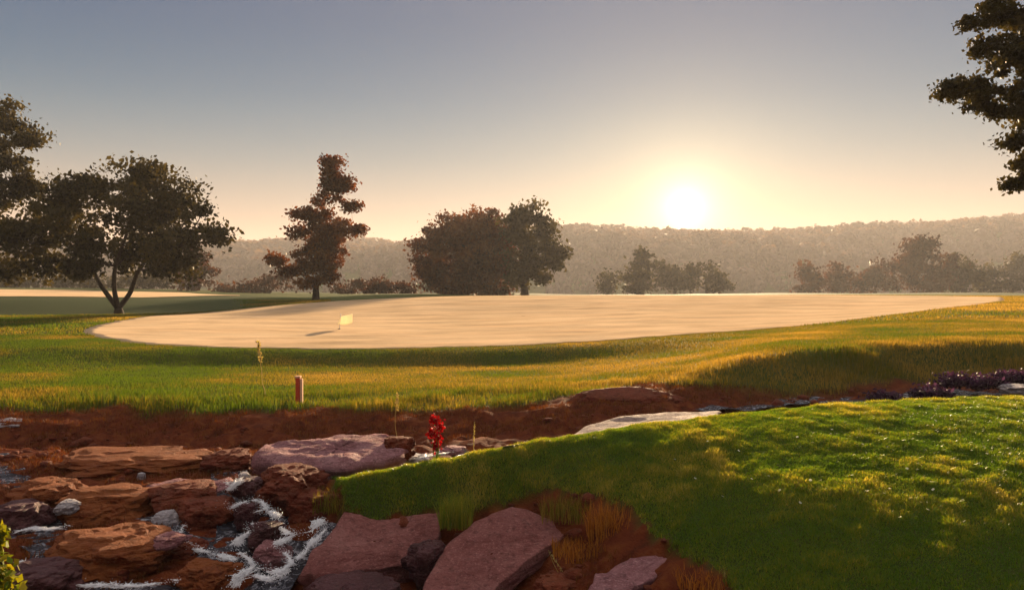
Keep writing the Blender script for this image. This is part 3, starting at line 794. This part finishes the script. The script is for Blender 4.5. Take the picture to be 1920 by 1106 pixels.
# ------------------------------------------------------------------ rocks
def fin(o, label, cat='rock', group=None): return tag(o, label, cat, group)
def slab(name, label, outline, thick, material, dfun=None, rough=0.02, group='flat stones in the creek', tilt=0.0, ncore=9):
    """outline [(u, v, D)] of the top face; a layered stone with broken sides"""
    pts = np.array([P(*q) for q in outline])
    q = np.vstack([pts, pts[:1]]); s = np.concatenate([[0], np.cumsum(np.linalg.norm(np.diff(q, axis=0), axis=1))])
    n = 96
    ss = np.linspace(0, s[-1], n, endpoint=False)
    B = np.stack([np.interp(ss, s, q[:, k]) for k in range(3)], 1)
    jit = np.array([fbm(B[:, 0] * 5, B[:, 1] * 5 , 17 + len(label)), fbm(B[:, 0] * 5 + 9, B[:, 1] * 5, 18), np.zeros(n)]).T * rough * 1.6
    B = B + jit
    c = B.mean(0)
    rows = []
    for f in np.linspace(0.02, 0.96, ncore): rows.append(c + (B - c) * f)
    rows.append(c + (B - c) * 0.995 - np.array([0, 0, 0.006]))
    layers = 6
    for j in range(1, layers + 1):
        t = j / layers
        ins = 1.0 - 0.05 * t + 0.035 * math.sin(j * 2.3 + len(label)) 
        rows.append(c + (B - c) * ins - np.array([0, 0, thick * t + 0.008]))
    rows.append(c + (B - c) * 0.5 - np.array([0, 0, thick * 1.05 + 0.01]))
    V = np.array(rows)
    sc_ = rough
    nz = fbm(V[..., 0] * 3.5, V[..., 1] * 5.5, 21, 5) * sc_ * 2.2
    step = np.round(fbm(V[..., 0] * 1.9 + 4, V[..., 1] * 2.6, 23, 3) * 6) / 6 * sc_ * 3.0
    V[:ncore + 1, :, 2] += nz[:ncore + 1] + step[:ncore + 1]
    V[ncore + 1:, :, :2] += (fbm(V[ncore + 1:, :, 0] * 7, V[ncore + 1:, :, 2] * 22 + V[ncore + 1:, :, 1] * 7, 25) * sc_ * 1.8)[..., None]
    m = len(rows); i = np.arange(n); i2 = (i + 1) % n
    Fq = np.vstack([np.stack([k * n + i, (k + 1) * n + i, (k + 1) * n + i2, k * n + i2], 1) for k in range(m - 1)])
    o = quads_mesh(name, V.reshape(-1, 3), Fq, M[material], smooth_=False, origin=tuple(c - np.array([0, 0, thick])))
    for p in o.data.polygons: pass
    return fin(o, label, 'rock', group)
def boulder(name, label, u, v, ru, rv, material, seed=1, D=None, ydepth=1.0, rough=0.33, sub=5, group='boulders and ledges in the creek bed', sink=0.35, cat='rock'):
    """(u,v) centre px, (ru,rv) half size px, sits sunk in the ground"""
    if D is None: D = hit(u, v + rv * 0.7).y
    c = P(u, v, D); sx, sz = ru / F * D, rv / F * D
    bm = bmesh.new(); bmesh.ops.create_icosphere(bm, subdivisions=sub, radius=1.0)
    off = Vector((seed * 7.3, seed * 3.1, seed * 1.7))
    for vt in bm.verts:
        p = vt.co.copy()
        nn = mnoise.fractal(p * 1.1 + off, 1.0, 2.0, 4) * rough + mnoise.fractal(p * 4 + off, 0.8, 2.0, 4) * rough * 0.32
        vor = mnoise.voronoi(p * 1.3 + off)[0][0]
        f = 1 + nn - vor * rough * 0.6 + rough * 0.25
        q = p * f
        if q.z > 0.75: q.z = 0.75 + (q.z - 0.75) * 0.35
        q.z = math.floor(q.z * 7 + 0.5 * nn) / 7 * 0.35 + q.z * 0.65
        vt.co = Vector((q.x * sx, q.y * sx * ydepth, q.z * sz * (1.0 if q.z > 0 else 1.0 + sink)))
    me = bpy.data.meshes.new(name); bm.to_mesh(me); bm.free()
    me.materials.append(M[material])
    o = bpy.data.objects.new(name, me); o.location = c
    o.rotation_euler.z = 0
    link(o)
    return fin(o, label, cat, group)

slab('stone_slab', 'broad purplish flat slab lying lower right of the white water', [(645, 962, 6.55), (740, 966, 6.5), (832, 957, 6.6), (822, 1000, 6.25), (790, 1035, 6.05), (700, 1062, 5.9), (615, 1088, 5.7), (560, 1076, 5.75), (585, 1040, 5.95), (615, 1000, 6.25)], 0.22, 'slab')
slab('stone_slab', 'pointed purplish slab tilted beside the mound, bottom centre', [(962, 949, 6.45), (1035, 968, 6.4), (1076, 992, 6.3), (1010, 1036, 5.95), (940, 1092, 5.55), (900, 1135, 5.3), (790, 1150, 5.2), (795, 1090, 5.55), (840, 1012, 6.1), (890, 975, 6.3)], 0.14, 'slab', rough=0.014)
slab('stone_slab', 'long pale mauve slab above the top of the cascade', [(468, 862, 7.6), (500, 832, 8.1), (600, 820, 8.35), (700, 808, 8.6), (752, 812, 8.5), (765, 838, 8.0), (735, 862, 7.6), (640, 876, 7.4), (560, 872, 7.4)], 0.20, 'slabp', rough=0.03)
slab('stone_slab', 'thin flat slab with a sunlit top in the creek behind the mound', [(1062, 822, 9.2), (1100, 796, 9.7), (1160, 782, 10.0), (1250, 773, 10.2), (1350, 769, 10.3), (1342, 779, 9.9), (1240, 792, 9.5), (1150, 806, 9.2)], 0.13, 'tan', rough=0.008)
slab('stone_slab', 'dark purple slab under the left end of the sunlit slab', [(1010, 842, 8.7), (1060, 815, 9.0), (1150, 808, 9.1), (1250, 800, 9.2), (1240, 815, 8.8), (1120, 835, 8.5)], 0.15, 'slabp')
slab('stone_slab', 'narrow mauve ledge left of the top of the cascade', [(275, 912, 7.2), (330, 898, 7.5), (430, 892, 7.6), (432, 906, 7.3), (380, 922, 7.1), (290, 930, 7.0)], 0.16, 'slabp')
slab('stone_slab', 'pale broken slab at the bottom edge right of the pointed slab', [(1120, 1075, 5.35), (1180, 1052, 5.5), (1262, 1048, 5.5), (1250, 1075, 5.3), (1200, 1092, 5.2), (1160, 1130, 5.0), (1090, 1125, 5.0)], 0.12, 'slabp')
slab('stone_slab', 'small light grey slab at the left edge of the bank top', [(-20, 798, 10.2), (-10, 786, 10.5), (42, 784, 10.5), (36, 795, 10.2)], 0.08, 'pale')
B = boulder
B('boulder', 'low domed red-brown outcrop behind the sunlit slab', 1180, 760, 118, 34, 'redrock', 3, D=11.3, ydepth=0.35, rough=0.16).rotation_euler.x = 0.3
B('boulder', 'long mossy brown ledge across the upper left bank', 270, 872, 160, 34, 'moss', 4, D=8.5, ydepth=0.6)
B('boulder', 'small dark red rock under the right end of the mossy ledge', 430, 868, 46, 26, 'redrock', 5, D=8.2)
B('boulder', 'orange mossy boulder in the middle of the left bank', 212, 950, 92, 42, 'moss', 6, D=7.0, ydepth=0.8)
B('boulder', 'greenish mossy boulder left of the orange one', 92, 935, 62, 42, 'moss', 7, D=7.1)
B('boulder', 'wide mossy brown boulder low on the left with a dark overhang', 215, 1038, 118, 48, 'moss', 8, D=6.0, ydepth=0.8)
B('boulder', 'dark wet rock at the left edge above the stream', 45, 975, 60, 42, 'wet', 9, D=6.6)
B('boulder', 'dark wet rock at the foot of the left edge', 95, 1085, 70, 36, 'wet', 10, D=5.55)
B('boulder', 'pale rounded stone washed by foam left of the cascade', 312, 978, 27, 24, 'pale', 11, D=6.55, rough=0.16, ydepth=1.1)
B('boulder', 'reddish rock between the pale stone and the cascade', 385, 968, 56, 40, 'redrock', 12, D=6.75)
B('boulder', 'reddish mauve rock just under the narrow mauve ledge', 345, 925, 62, 22, 'redrock', 13, D=7.05)
B('boulder', 'dark rock inside the top loop of white water', 465, 912, 28, 20, 'wet', 14, D=7.0)
B('boulder', 'small dark red rock in the middle loop of white water', 462, 962, 24, 22, 'wet', 15, D=6.55)
B('boulder', 'dark crimson rock parting the white water', 500, 1000, 36, 26, 'wet', 16, D=6.25)
B('boulder', 'mauve wet rock below the crimson one in the cascade', 508, 1036, 34, 22, 'slabp', 17, D=6.0)
B('boulder', 'brown-red block under the mauve slab right of the cascade', 545, 912, 66, 42, 'redrock', 18, D=7.15)
B('boulder', 'dark red rock between the cascade and the mound tip', 590, 950, 42, 34, 'redrock', 19, D=6.85)
B('boulder', 'orange brown rock at the bottom edge left of the foam pool', 392, 1082, 52, 34, 'moss', 20, D=5.75)
B('boulder', 'small red rock beside the foam at the foot of the left boulder', 345, 1030, 42, 22, 'redrock', 21, D=6.15)
B('boulder', 'dark maroon rock under the front of the broad slab', 660, 1122, 90, 34, 'wet', 22, D=5.5)
B('boulder', 'dark maroon rock filling the gap between the two big slabs', 800, 1050, 40, 40, 'wet', 23, D=6.0)
B('boulder', 'rough reddish rock under the mound right of the pointed slab', 1050, 1106, 50, 30, 'redrock', 24, D=5.6)
B('boulder', 'small lumpy reddish rock at the right end of the mauve slab', 745, 838, 30, 24, 'redrock', 25, D=8.1)
B('boulder', 'small grey stone where the creek passes the mound, near the red flower', 775, 858, 26, 8, 'pale', 26, D=8.3)
B('boulder', 'flat grey stone behind the mound near the red flower', 850, 842, 22, 7, 'slabp', 27, D=8.8)
B('boulder', 'bluish grey stone in the creek at the right edge', 1905, 728, 30, 8, 'pale', 30, D=12.0)
B('boulder', 'small pinkish pale stone lit on the left bank', 265, 893, 8, 9, 'pale', 31, D=7.9, rough=0.15)
B('boulder', 'small pale stone catching light at the top of the cascade', 457, 892, 10, 9, 'pale', 32, D=7.1, rough=0.15)
B('boulder', 'grey green lichen stone left of the orange mossy boulder', 128, 948, 22, 12, 'pale', 33, D=6.65, rough=0.3)
B('boulder', 'tan stone on top of the wide mossy boulder', 318, 1010, 30, 10, 'slabp', 34, D=5.95)
B('boulder', 'dark stone at the far edge of the green, left of the other one', 1015, 560, 18, 4, 'wet', 35, D=56, ydepth=0.5)
B('boulder', 'dark stone at the far edge of the green, right of the other one', 1046, 560, 14, 4, 'wet', 36, D=56, ydepth=0.5)

# loose gravel of the bed
def build_gravel():
    n = 6000
    D = np.sqrt(rng.uniform(4.8 ** 2, 12.5 ** 2, n)); u = rng.uniform(-1000, 2000, n)
    x = (u - UC) / F * D
    z, kk, uu, v, turf = masks(x, D)
    k = (turf < 0.25) & (fbm(x * 1.5, D * 1.5, 81) > -0.05) & (kk < 4.7); x, D = x[k], D[k]; n = len(x)
    z = height(x, D)
    base = bmesh.new(); bmesh.ops.create_icosphere(base, subdivisions=1, radius=1.0)
    bv = np.array([v.co[:] for v in base.verts]); bf = np.array([[v.index for v in f.verts] for f in base.faces]); base.free()
    s = rng.lognormal(-3.6, 0.55, n)[:, None, None] * np.array([1, 1, 0.6]) * rng.uniform(0.7, 1.3, (n, 1, 3))
    V = bv[None] * s * (1 + rng.normal(0, 0.16, (n, len(bv), 1))) + np.stack([x, D, z], 1)[:, None]
    L = (bf[None] + (np.arange(n) * len(bv))[:, None, None]).reshape(-1)
    o = mesh_np('gravel', V.reshape(-1, 3), L, np.arange(n * len(bf)) * 3, M['redrock'])
    tag(o, 'loose reddish stones strewn over the creek bed', 'gravel', kind='stuff')
build_gravel()

# ------------------------------------------------------------------ water
def ribbon(path, widths, lift, n_across=9, seg=0.05):
    pts = [hit(u, v) for u, v in path]
    q = np.array([[p.x, p.y] for p in pts]); s = np.concatenate([[0], np.cumsum(np.linalg.norm(np.diff(q, axis=0), axis=1))])
    m = max(4, int(s[-1] / seg)); ss = np.linspace(0, s[-1], m)
    c = np.stack([np.interp(ss, s, q[:, k]) for k in range(2)], 1)
    for _ in range(3): c[1:-1] = (c[:-2] + 2 * c[1:-1] + c[2:]) / 4
    w = np.interp(ss, s, widths)
    t = np.gradient(c, axis=0); t /= np.linalg.norm(t, axis=1, keepdims=True) + 1e-9
    nrm_ = np.stack([-t[:, 1], t[:, 0]], 1)
    a = np.linspace(-1, 1, n_across)
    X = c[:, None] + nrm_[:, None] * (a[None, :, None] * w[:, None, None])
    return X, a, m
def build_water():
    # the pools and the creek: a rippled surface a few centimetres over the bed
    Vs, Fs, n0 = [], [], 0
    for path, w in (([(-60, 850), (20, 870), (40, 930), (60, 1000), (110, 1020), (140, 1100)], [0.28, 0.22, 0.2, 0.24, 0.2, 0.3]),
                    ([(430, 885), (440, 930), (480, 980), (500, 1040), (440, 1100)], [0.18, 0.26, 0.34, 0.42, 0.42]),
                    ([(280, 970), (320, 1010), (400, 1030), (480, 1060), (560, 1060), (620, 990)], [0.12, 0.16, 0.22, 0.3, 0.24, 0.16]),
                    ([(480, 880), (800, 862), (880, 838), (1000, 832)], [0.15, 0.2, 0.3, 0.3]),
                    ([(1300, 765), (1500, 748), (1700, 738), (1960, 728)], [0.3, 0.3, 0.35, 0.4]),
                    ([(150, 1104), (260, 1100), (350, 1100)], [0.12, 0.14, 0.14])):
        X, a, m = ribbon(path, w, 0.03)
        zc = height(X[..., 0], X[..., 1])
        zr = np.sort(zc, axis=1)[:, 3]
        for _ in range(4): zr[1:-1] = (zr[:-2] + 2 * zr[1:-1] + zr[2:]) / 4
        Z = np.repeat(zr[:, None], len(a), 1) + 0.012 + fbm(X[..., 0] * 8, X[..., 1] * 8, 5) * 0.015 + 0.0007 * len(Vs)
        V = np.dstack([X, Z]).reshape(-1, 3)
        Vs.append(V); Fs.append(grid_faces(len(a), m, n0)); n0 += len(V)
    o = quads_mesh('water', np.vstack(Vs), np.vstack(Fs), M['water'], smooth_=True)
    tag(o, kind='structure')
build_water()
FOAM = Tubes(); FP, FR = [], []
def foam_line(path, w, n):
    """path rows carry their own depth so the foam rides over the rocks; many thin braided runs of water"""
    q = np.array([list(P(*p)) for p in path]); s = np.concatenate([[0], np.cumsum(np.linalg.norm(np.diff(q, axis=0), axis=1))])
    L = s[-1]; w = w * 1.75
    m = 5
    for k in range(int(n * 4.5)):
        t0 = rng.random() * L
        gate = fbm(np.array([t0 * 9.0]), np.array([w * 100 + k * 0.0]), 3, 3)[0]
        off = rng.normal(0, 0.5, 3) * np.array([1, 1, 0.22])
        if gate + 0.12 < 0.30 * abs(off[0]) + rng.uniform(-0.1, 0.25) - 0.1: continue
        l = rng.uniform(0.012, 0.07)
        t = np.clip(np.linspace(t0, t0 + l, m), 0, L)
        c = np.stack([np.interp(t, s, q[:, j]) for j in range(3)], 1)
        skew = rng.normal(0, 0.35, 3) * l * np.array([1, 1, 0.35])
        c = c + off * w * (0.55 + 0.45 * math.sin(t0 * 15 + w * 900)) + np.linspace(-1, 1, m)[:, None] * skew + rng.normal(0, 0.0022, (m, 3))
        FOAM.add(c, rng.uniform(0.0012, 0.0042) * np.array([0.2, 0.8, 1.0, 0.7, 0.15]), 5)
    k = int(n * 1.2)
    t = rng.random(k) * L
    c = np.stack([np.interp(t, s, q[:, j]) for j in range(3)], 1) + rng.normal(0, 1, (k, 3)) * w * np.array([0.6, 0.6, 0.35])
    FP.append(c); FR.append(rng.uniform(0.0010, 0.0038, k))
W = 0.030
foam_line([(425, 902, 7.0), (432, 918, 6.85), (448, 902, 6.9), (458, 890, 7.0)], W, 200)
foam_line([(418, 945, 6.7), (440, 952, 6.6), (452, 945, 6.55), (470, 935, 6.65), (490, 940, 6.6), (500, 952, 6.55)], W, 260)
foam_line([(480, 958, 6.5), (500, 955, 6.5), (515, 962, 6.4), (525, 985, 6.25), (540, 1000, 6.1)], W, 260)
foam_line([(475, 978, 6.3), (465, 998, 6.15), (446, 1012, 6.1), (448, 1035, 5.95), (468, 1048, 5.85), (475, 1062, 5.8)], W, 280)
foam_line([(540, 1000, 6.1), (560, 998, 6.15), (520, 1018, 6.0), (535, 1035, 5.9), (548, 1055, 5.8), (530, 1068, 5.75)], W, 280)
foam_line([(560, 1000, 6.15), (585, 995, 6.2), (600, 975, 6.35), (612, 990, 6.25), (590, 1012, 6.1), (575, 1030, 6.0), (560, 1045, 5.9)], W * 0.9, 300)
foam_line([(440, 1100, 5.5), (450, 1078, 5.6), (475, 1062, 5.7), (500, 1068, 5.65), (530, 1072, 5.65), (505, 1086, 5.55), (480, 1078, 5.6)], W * 1.2, 380)
foam_line([(285, 990, 6.35), (310, 1002, 6.3), (335, 1000, 6.25), (345, 985, 6.4)], W * 0.8, 160)
foam_line([(340, 1012, 6.15), (370, 1030, 6.05), (410, 1040, 5.95), (440, 1048, 5.85)], W * 0.8, 220)
foam_line([(25, 998, 6.2), (60, 990, 6.25), (95, 992, 6.2), (130, 985, 6.3)], W * 0.5, 120)
foam_line([(40, 1050, 5.8), (62, 1060, 5.7), (70, 1040, 5.85)], W * 0.4, 60)
foam_line([(110, 1100, 5.45), (180, 1096, 5.45), (260, 1098, 5.45), (330, 1088, 5.5)], W * 0.7, 220)
foam_line([(760, 862, 8.1), (800, 856, 8.3), (870, 842, 8.8)], W * 0.6, 110)
def build_foam():
    C = np.vstack(FP); r = np.concatenate(FR)
    bm = bmesh.new(); bmesh.ops.create_icosphere(bm, subdivisions=1, radius=1.0)
    bv = np.array([v.co[:] for v in bm.verts]); bf = np.array([[v.index for v in f.verts] for f in bm.faces]); bm.free()
    n = len(C)
    V = bv[None] * r[:, None, None] * rng.uniform(0.5, 1.5, (n, 1, 3)) * (1 + rng.normal(0, 0.15, (n, len(bv), 1))) + C[:, None]
    L = (bf[None] + (np.arange(n) * len(bv))[:, None, None]).reshape(-1)
    TV = np.vstack(FOAM.V); TF = np.vstack(FOAM.F); tri = TF[:, 2] == TF[:, 3]
    n0 = n * len(bv)
    loops = np.concatenate([L, TF[~tri].ravel() + n0, TF[tri][:, :3].ravel() + n0])
    st = np.concatenate([np.arange(n * len(bf)) * 3, n * len(bf) * 3 + np.arange((~tri).sum()) * 4, n * len(bf) * 3 + (~tri).sum() * 4 + np.arange(tri.sum()) * 3])
    o = mesh_np('whitewater_foam', np.vstack([V.reshape(-1, 3), TV]), loops, st, M['foam'], smooth_=True)
    tag(o, 'white water foaming down between the dark creek rocks', 'foam', kind='stuff')
build_foam()

# ------------------------------------------------------------------ plants, stakes, flag
def tuft(name, label, u, v, D, hgt, n, spread, material, cat='tuft', w=0.006, lean=0.3, group=None, var=(0.2, 0.9)):
    c = P(u, v, D)
    z = hz(c.x, c.y)
    root_z = max(z, c.z) if D < 30 else z
    x = c.x + np.clip(rng.normal(0, 1, n), -1.7, 1.7) * spread; y = c.y + np.clip(rng.normal(0, 1, n), -1.7, 1.7) * spread * 0.8
    o = blades(name, x, y, hgt * rng.uniform(0.45, 1.0, n), np.full(n, w), rng.uniform(var[0], var[1], n), material, lean, zs=np.full(n, c.z))
    o.data.transform(__import__('mathutils').Matrix.Translation(-c)); o.location = c
    for k in ('kind',):
        if k in o: del o[k]
    return tag(o, label, cat, group)
tuft('grass_tuft', 'glowing orange dry grass tuft on the bank below the mound', 1140, 1030, 6.0, 0.46, 420, 0.09, 'dry', w=0.007, lean=0.22)
tuft('grass_tuft', 'low orange dry grass clump left of the tall orange tuft', 1085, 1040, 5.9, 0.16, 300, 0.12, 'dry')
tuft('grass_tuft', 'green grass tuft hanging between the two big slabs', 855, 985, 6.4, 0.34, 420, 0.08, 'blade', w=0.006)
tuft('grass_tuft', 'brown grass tuft at the tip of the mound', 628, 955, 6.75, 0.22, 260, 0.10, 'blades')
tuft('grass_tuft', 'dry brown tuft on the bare bank under the mound', 1060, 970, 6.35, 0.24, 320, 0.12, 'blades')
tuft('grass_tuft', 'dry grass tuft on the bank at the bottom edge near the turf', 1330, 1100, 5.0, 0.14, 260, 0.12, 'dry')
def stalk(name, label, u, vb, vt, D, material, lean_px=0, head=True, r=0.004, cat='stalk'):
    b, t = P(u, vb, D), P(u + lean_px, vt, D)
    root = empty(name, b); tag(root, label, cat)
    tb = Tubes(); pts = curve_pts(b - Vector((0, 0, 0.05)), t, 0.04, 8)
    tb.add(pts, np.linspace(r, r * 0.4, 8), 5)
    s = tb.build('stem', M[material], root); at = s.data.attributes.new('var', 'FLOAT', 'POINT'); at.data.foreach_set('value', np.full(len(s.data.vertices), 0.6, dtype=np.float32))
    n = 60; L = (t - b).length
    tt = rng.uniform(0.62 if head else 0.1, 1.0, n) if head else rng.uniform(0.05, 0.9, n)
    cen = np.array(b)[None] + (np.array(t) - np.array(b))[None] * tt[:, None] + rng.normal(0, L * 0.012, (n, 3))
    V, Fq, va = leaf_quads(cen, np.full(n, L * 0.035), np.full(n, 0.6), elong=2.2)
    quads_mesh('seed_head' if head else 'leaves', V, Fq, M[material], attrs={'var': va}, parent=root)
    return root
stalk('grass_stalk', 'tall pale bent grass stalk left of the red-brown stake', 498, 742, 640, 12.4, 'straw', -14, r=0.008)
stalk('grass_stalk', 'thin pale stem rising over the right end of the mauve slab', 745, 822, 738, 8.6, 'straw', 0, r=0.003)
stalk('grass_stalk', 'short pale green stem behind the mound, right of the red flower', 888, 838, 790, 8.9, 'straw', 2, head=False, r=0.006)
stalk('twig', 'thin slanting twig right of the pointed slab', 1062, 1082, 1030, 5.7, 'straw', -34, head=False, r=0.004, cat='twig')
stalk('twig', 'upright dry twig at the bottom edge of the bank', 1362, 1106, 1068, 4.95, 'straw', -4, head=False, r=0.004, cat='twig')

def flower_red():
    D = 7.35
    b = P(820, 884, D); root = empty('red_flower', b); tag(root, 'bright red flowering plant standing at the edge of the mound', 'flower')
    tb = Tubes()
    heads = [(814, 786, 8, 8), (824, 800, 10, 10), (808, 810, 7, 9), (820, 818, 10, 10), (818, 836, 7, 9)]
    cen, nn = [], 110
    for (u, v, ru, rv) in heads:
        c = np.array(P(u, v, D + random.uniform(-0.06, 0.06)))
        tb.add(curve_pts(b, c, 0.05, 6), np.linspace(0.006, 0.003, 6), 5)
        cen.append(c + rng.normal(0, 0.5, (nn, 3)) * np.array([ru, ru, rv]) / F * D)
    s = tb.build('stem', M['blade'], root); at = s.data.attributes.new('var', 'FLOAT', 'POINT'); at.data.foreach_set('value', np.full(len(s.data.vertices), 0.2, dtype=np.float32))
    cen = np.vstack(cen)
    V, Fq, va = leaf_quads(cen, rng.uniform(0.014, 0.03, len(cen)), rng.random(len(cen)))
    quads_mesh('blossom', V, Fq, M['red'], attrs={'var': va}, parent=root)
    lc = np.array(P(819, 868, D)) + rng.normal(0, 1, (40, 3)) * np.array([0.03, 0.03, 0.04])
    V, Fq, va = leaf_quads(lc, np.full(40, 0.035), rng.random(40) * 0.4, elong=2.2)
    quads_mesh('leaves', V, Fq, M['blade'], attrs={'var': va}, parent=root)
flower_red()
def leafy_plant(name, label, u, v, D, blobs, size, n, material, cat='plant', group=None):
    b = P(u, v, D); root = empty(name, b); tag(root, label, cat, group)
    tb = Tubes(); cen = []
    for (bu, bv, ru, rv) in blobs:
        c = np.array(P(bu, bv, D + random.uniform(-0.08, 0.08)))
        tb.add(curve_pts(b, c, 0.08, 6), np.linspace(0.007, 0.003, 6), 5)
        d = rng.normal(0, 0.5, (n, 3)) * np.array([ru, ru, rv]) / F * D
        cen.append(c + d)
    cen = np.vstack(cen)
    V, Fq, va = leaf_quads(cen, rng.uniform(0.6, 1.2, len(cen)) * size, rng.random(len(cen)), elong=2.0)
    quads_mesh('leaves', V, Fq, M[material], attrs={'var': va}, parent=root)
    s = tb.build('stem', M['bark'], root)
leafy_plant('leafy_plant', 'bright yellow-green leaves poking in at the bottom left corner', -10, 1180, 4.6,
            [(-4, 1085, 26, 34), (-18, 1040, 24, 34), (-6, 1003, 14, 18), (-30, 1100, 36, 36)], 0.04, 150, 'bright')
for i, (u, v, D, s) in enumerate([(1800, 712, 12.6, 34), (1850, 715, 12.4, 30), (1745, 735, 12.0, 30), (1660, 745, 11.6, 26), (1895, 705, 12.9, 24)]):
    lb = ['purple heathery plant on the creek bank, largest one near the right edge', 'purple plant beside the bluish stone in the creek',
          'low purple plant showing over the mound crest below the largest purple one', 'lowest purple plant farther down the creek to the left',
          'dark purple plant touching the right edge above the bluish stone'][i]
    leafy_plant('purple_plant', lb, u, v + 14, D, [(u, v, s, 13), (u - s * 0.7, v + 5, s * 0.5, 9), (u + s * 0.7, v + 4, s * 0.5, 9)], 0.045, 320, 'purple', group='purple plants along the creek')

# marker stakes
def stake(label, u, vb, vt, D):
    b = P(u, vb, D); H = (vb - vt) / F * D
    root = empty('marker_stake', b); tag(root, label, 'stake')
    def box(name, x0, x1, y0, y1, z0, z1, m, parent, bev=0.004):
        bm = bmesh.new(); bmesh.ops.create_cube(bm, size=1)
        for v in bm.verts: v.co = Vector(((x0 + x1) / 2 + v.co.x * (x1 - x0), (y0 + y1) / 2 + v.co.y * (y1 - y0), (z0 + z1) / 2 + v.co.z * (z1 - z0)))
        bmesh.ops.bevel(bm, geom=bm.edges[:], offset=bev, segments=2, affect='EDGES')
        me = bpy.data.meshes.new(name); bm.to_mesh(me); bm.free(); me.materials.append(M[m])
        o = bpy.data.objects.new(name, me); return link(o, parent)
    box('post', -0.035, 0.035, -0.035, 0.035, -0.15, H, 'stakered', root)
    box('cap', -0.045, 0.045, -0.045, 0.045, H + 0.001, H + 0.03, 'stakeedge', root)
    box('bright_side', 0.038, 0.075, -0.03, 0.03, -0.1, H * 0.97, 'stakeedge', root)  # stake's bright right side put into colour as a pale strip
stake('square red-brown wooden stake standing in the yellow grass', 559, 762, 708, 11.9)

def flag():
    D = 31.0
    b = hit(636, 618, 15); root = empty('practice_flag', b); tag(root, 'small pale flag on a short pin on the putting green', 'flag')
    D = b.y; s = D / F
    tb = Tubes(); top = np.array(b) + np.array([3 * s, 0, 30 * s])
    tb.add([np.array(b) - np.array([0, 0, 0.05]), np.array(b) + (top - np.array(b)) * 0.5, top], [0.012, 0.011, 0.010], 8)
    tb.build('pin', M['white'], root)
    # cloth: waving parallelogram
    nx, ny = 14, 8
    V = []
    for j in range(ny):
        for i in range(nx):
            fx, fy = i / (nx - 1), j / (ny - 1)
            x = 3 + fx * 22 - (1 - fy) * 7 * (1 - fx); z = 10 + fy * 15 + fx * 5
            z += -4 * math.sin(fx * 2.4) * (1 - fy)
            V.append((b.x + x * s, b.y + 0.05 * math.sin(fx * 7 + fy) - 0.05 * fx, b.z + z * s))
    o = quads_mesh('cloth', np.array(V), grid_faces(nx, ny), M['flag'], parent=root, attrs={'var': np.full(nx * ny, 0.5)}, smooth_=True)
    sm = o.modifiers.new('solid', 'SOLIDIFY'); sm.thickness = 0.004
    cup = Tubes(); cup.add([np.array(b) + np.array([0, 0, -0.06]), np.array(b) + np.array([0, 0, 0.024])], [0.06, 0.06], 16)
    cup.build('cup', M['dark'], root)
flag()

# daisies dotted over the mound
def daisies():
    spots = [(1467, 925), (1552, 927), (1495, 948), (1497, 825), (1466, 790), (1405, 905), (1735, 965), (1520, 905), (1850, 860), (1790, 868), (1615, 840), (1328, 835), (1380, 850),
             (1700, 885), (1655, 935), (1750, 795), (1560, 812), (1600, 900), (1440, 902), (1755, 925), (1870, 830), (1262, 870), (1350, 940), (1300, 905)]
    me_p = None
    for i, (u, v) in enumerate(spots):
        g = hit(u, v)
        h = 0.045
        root = empty('daisy', (g.x, g.y, g.z - 0.01))
        tag(root, 'tiny pale daisy dotted in the turf of the near mound', 'flower', 'daisies in the turf')
        if me_p is None:
            k = 10
            V = [(0, 0, h)]; F_ = []
            for a in range(k):
                t0, t1 = 2 * math.pi * a / k, 2 * math.pi * (a + 0.7) / k
                r_ = 0.011
                V += [(math.cos(t0) * r_, math.sin(t0) * r_, h + 0.002), (math.cos((t0 + t1) / 2) * r_ * 1.15, math.sin((t0 + t1) / 2) * r_ * 1.15, h + 0.003), (math.cos(t1) * r_, math.sin(t1) * r_, h + 0.002)]
                F_.append((0, 1 + a * 3, 2 + a * 3, 3 + a * 3))
            me_p = bpy.data.meshes.new('petals'); me_p.from_pydata(V, [], F_); me_p.materials.append(M['petal'])
            at = me_p.attributes.new('var', 'FLOAT', 'POINT'); at.data.foreach_set('value', np.full(len(V), 0.7, dtype=np.float32))
            tb = Tubes(); tb.add([(0, 0, 0), (0.002, 0, h * 0.5), (0, 0, h)], [0.0015, 0.0013, 0.0012], 5)
            st = tb.build('stem', M['bright'], None); me_s = st.data; bpy.data.objects.remove(st)
        for nm, me in (('petals', me_p), ('stem', me_s)):
            o = bpy.data.objects.new(nm, me); link(o, root)
        root.rotation_euler = (random.uniform(0.2, 0.7), 0, random.uniform(0, 6))
daisies()

# ------------------------------------------------------------------ haze
def build_haze():
    bm = bmesh.new(); bmesh.ops.create_cube(bm, size=1)
    x0, x1, y0, y1, z0, z1 = -3500, 3500, -120, 2600, -40, 82
    for v in bm.verts: v.co = Vector(((x0 + x1) / 2 + v.co.x * (x1 - x0), (y0 + y1) / 2 + v.co.y * (y1 - y0), (z0 + z1) / 2 + v.co.z * (z1 - z0)))
    me = bpy.data.meshes.new('haze'); bm.to_mesh(me); bm.free()
    m, t, o = mat('haze')
    v = t.nodes.new('ShaderNodeVolumePrincipled')
    v.inputs['Color'].default_value = (0.84, 0.82, 0.84, 1)
    v.inputs['Density'].default_value = 0.00035
    v.inputs['Anisotropy'].default_value = 0.3
    t.links.new(v.outputs[0], o.inputs['Volume'])
    me.materials.append(m)
    ob = bpy.data.objects.new('haze', me); link(ob); tag(ob, kind='stuff')
HAZE = True
if HAZE: build_haze()
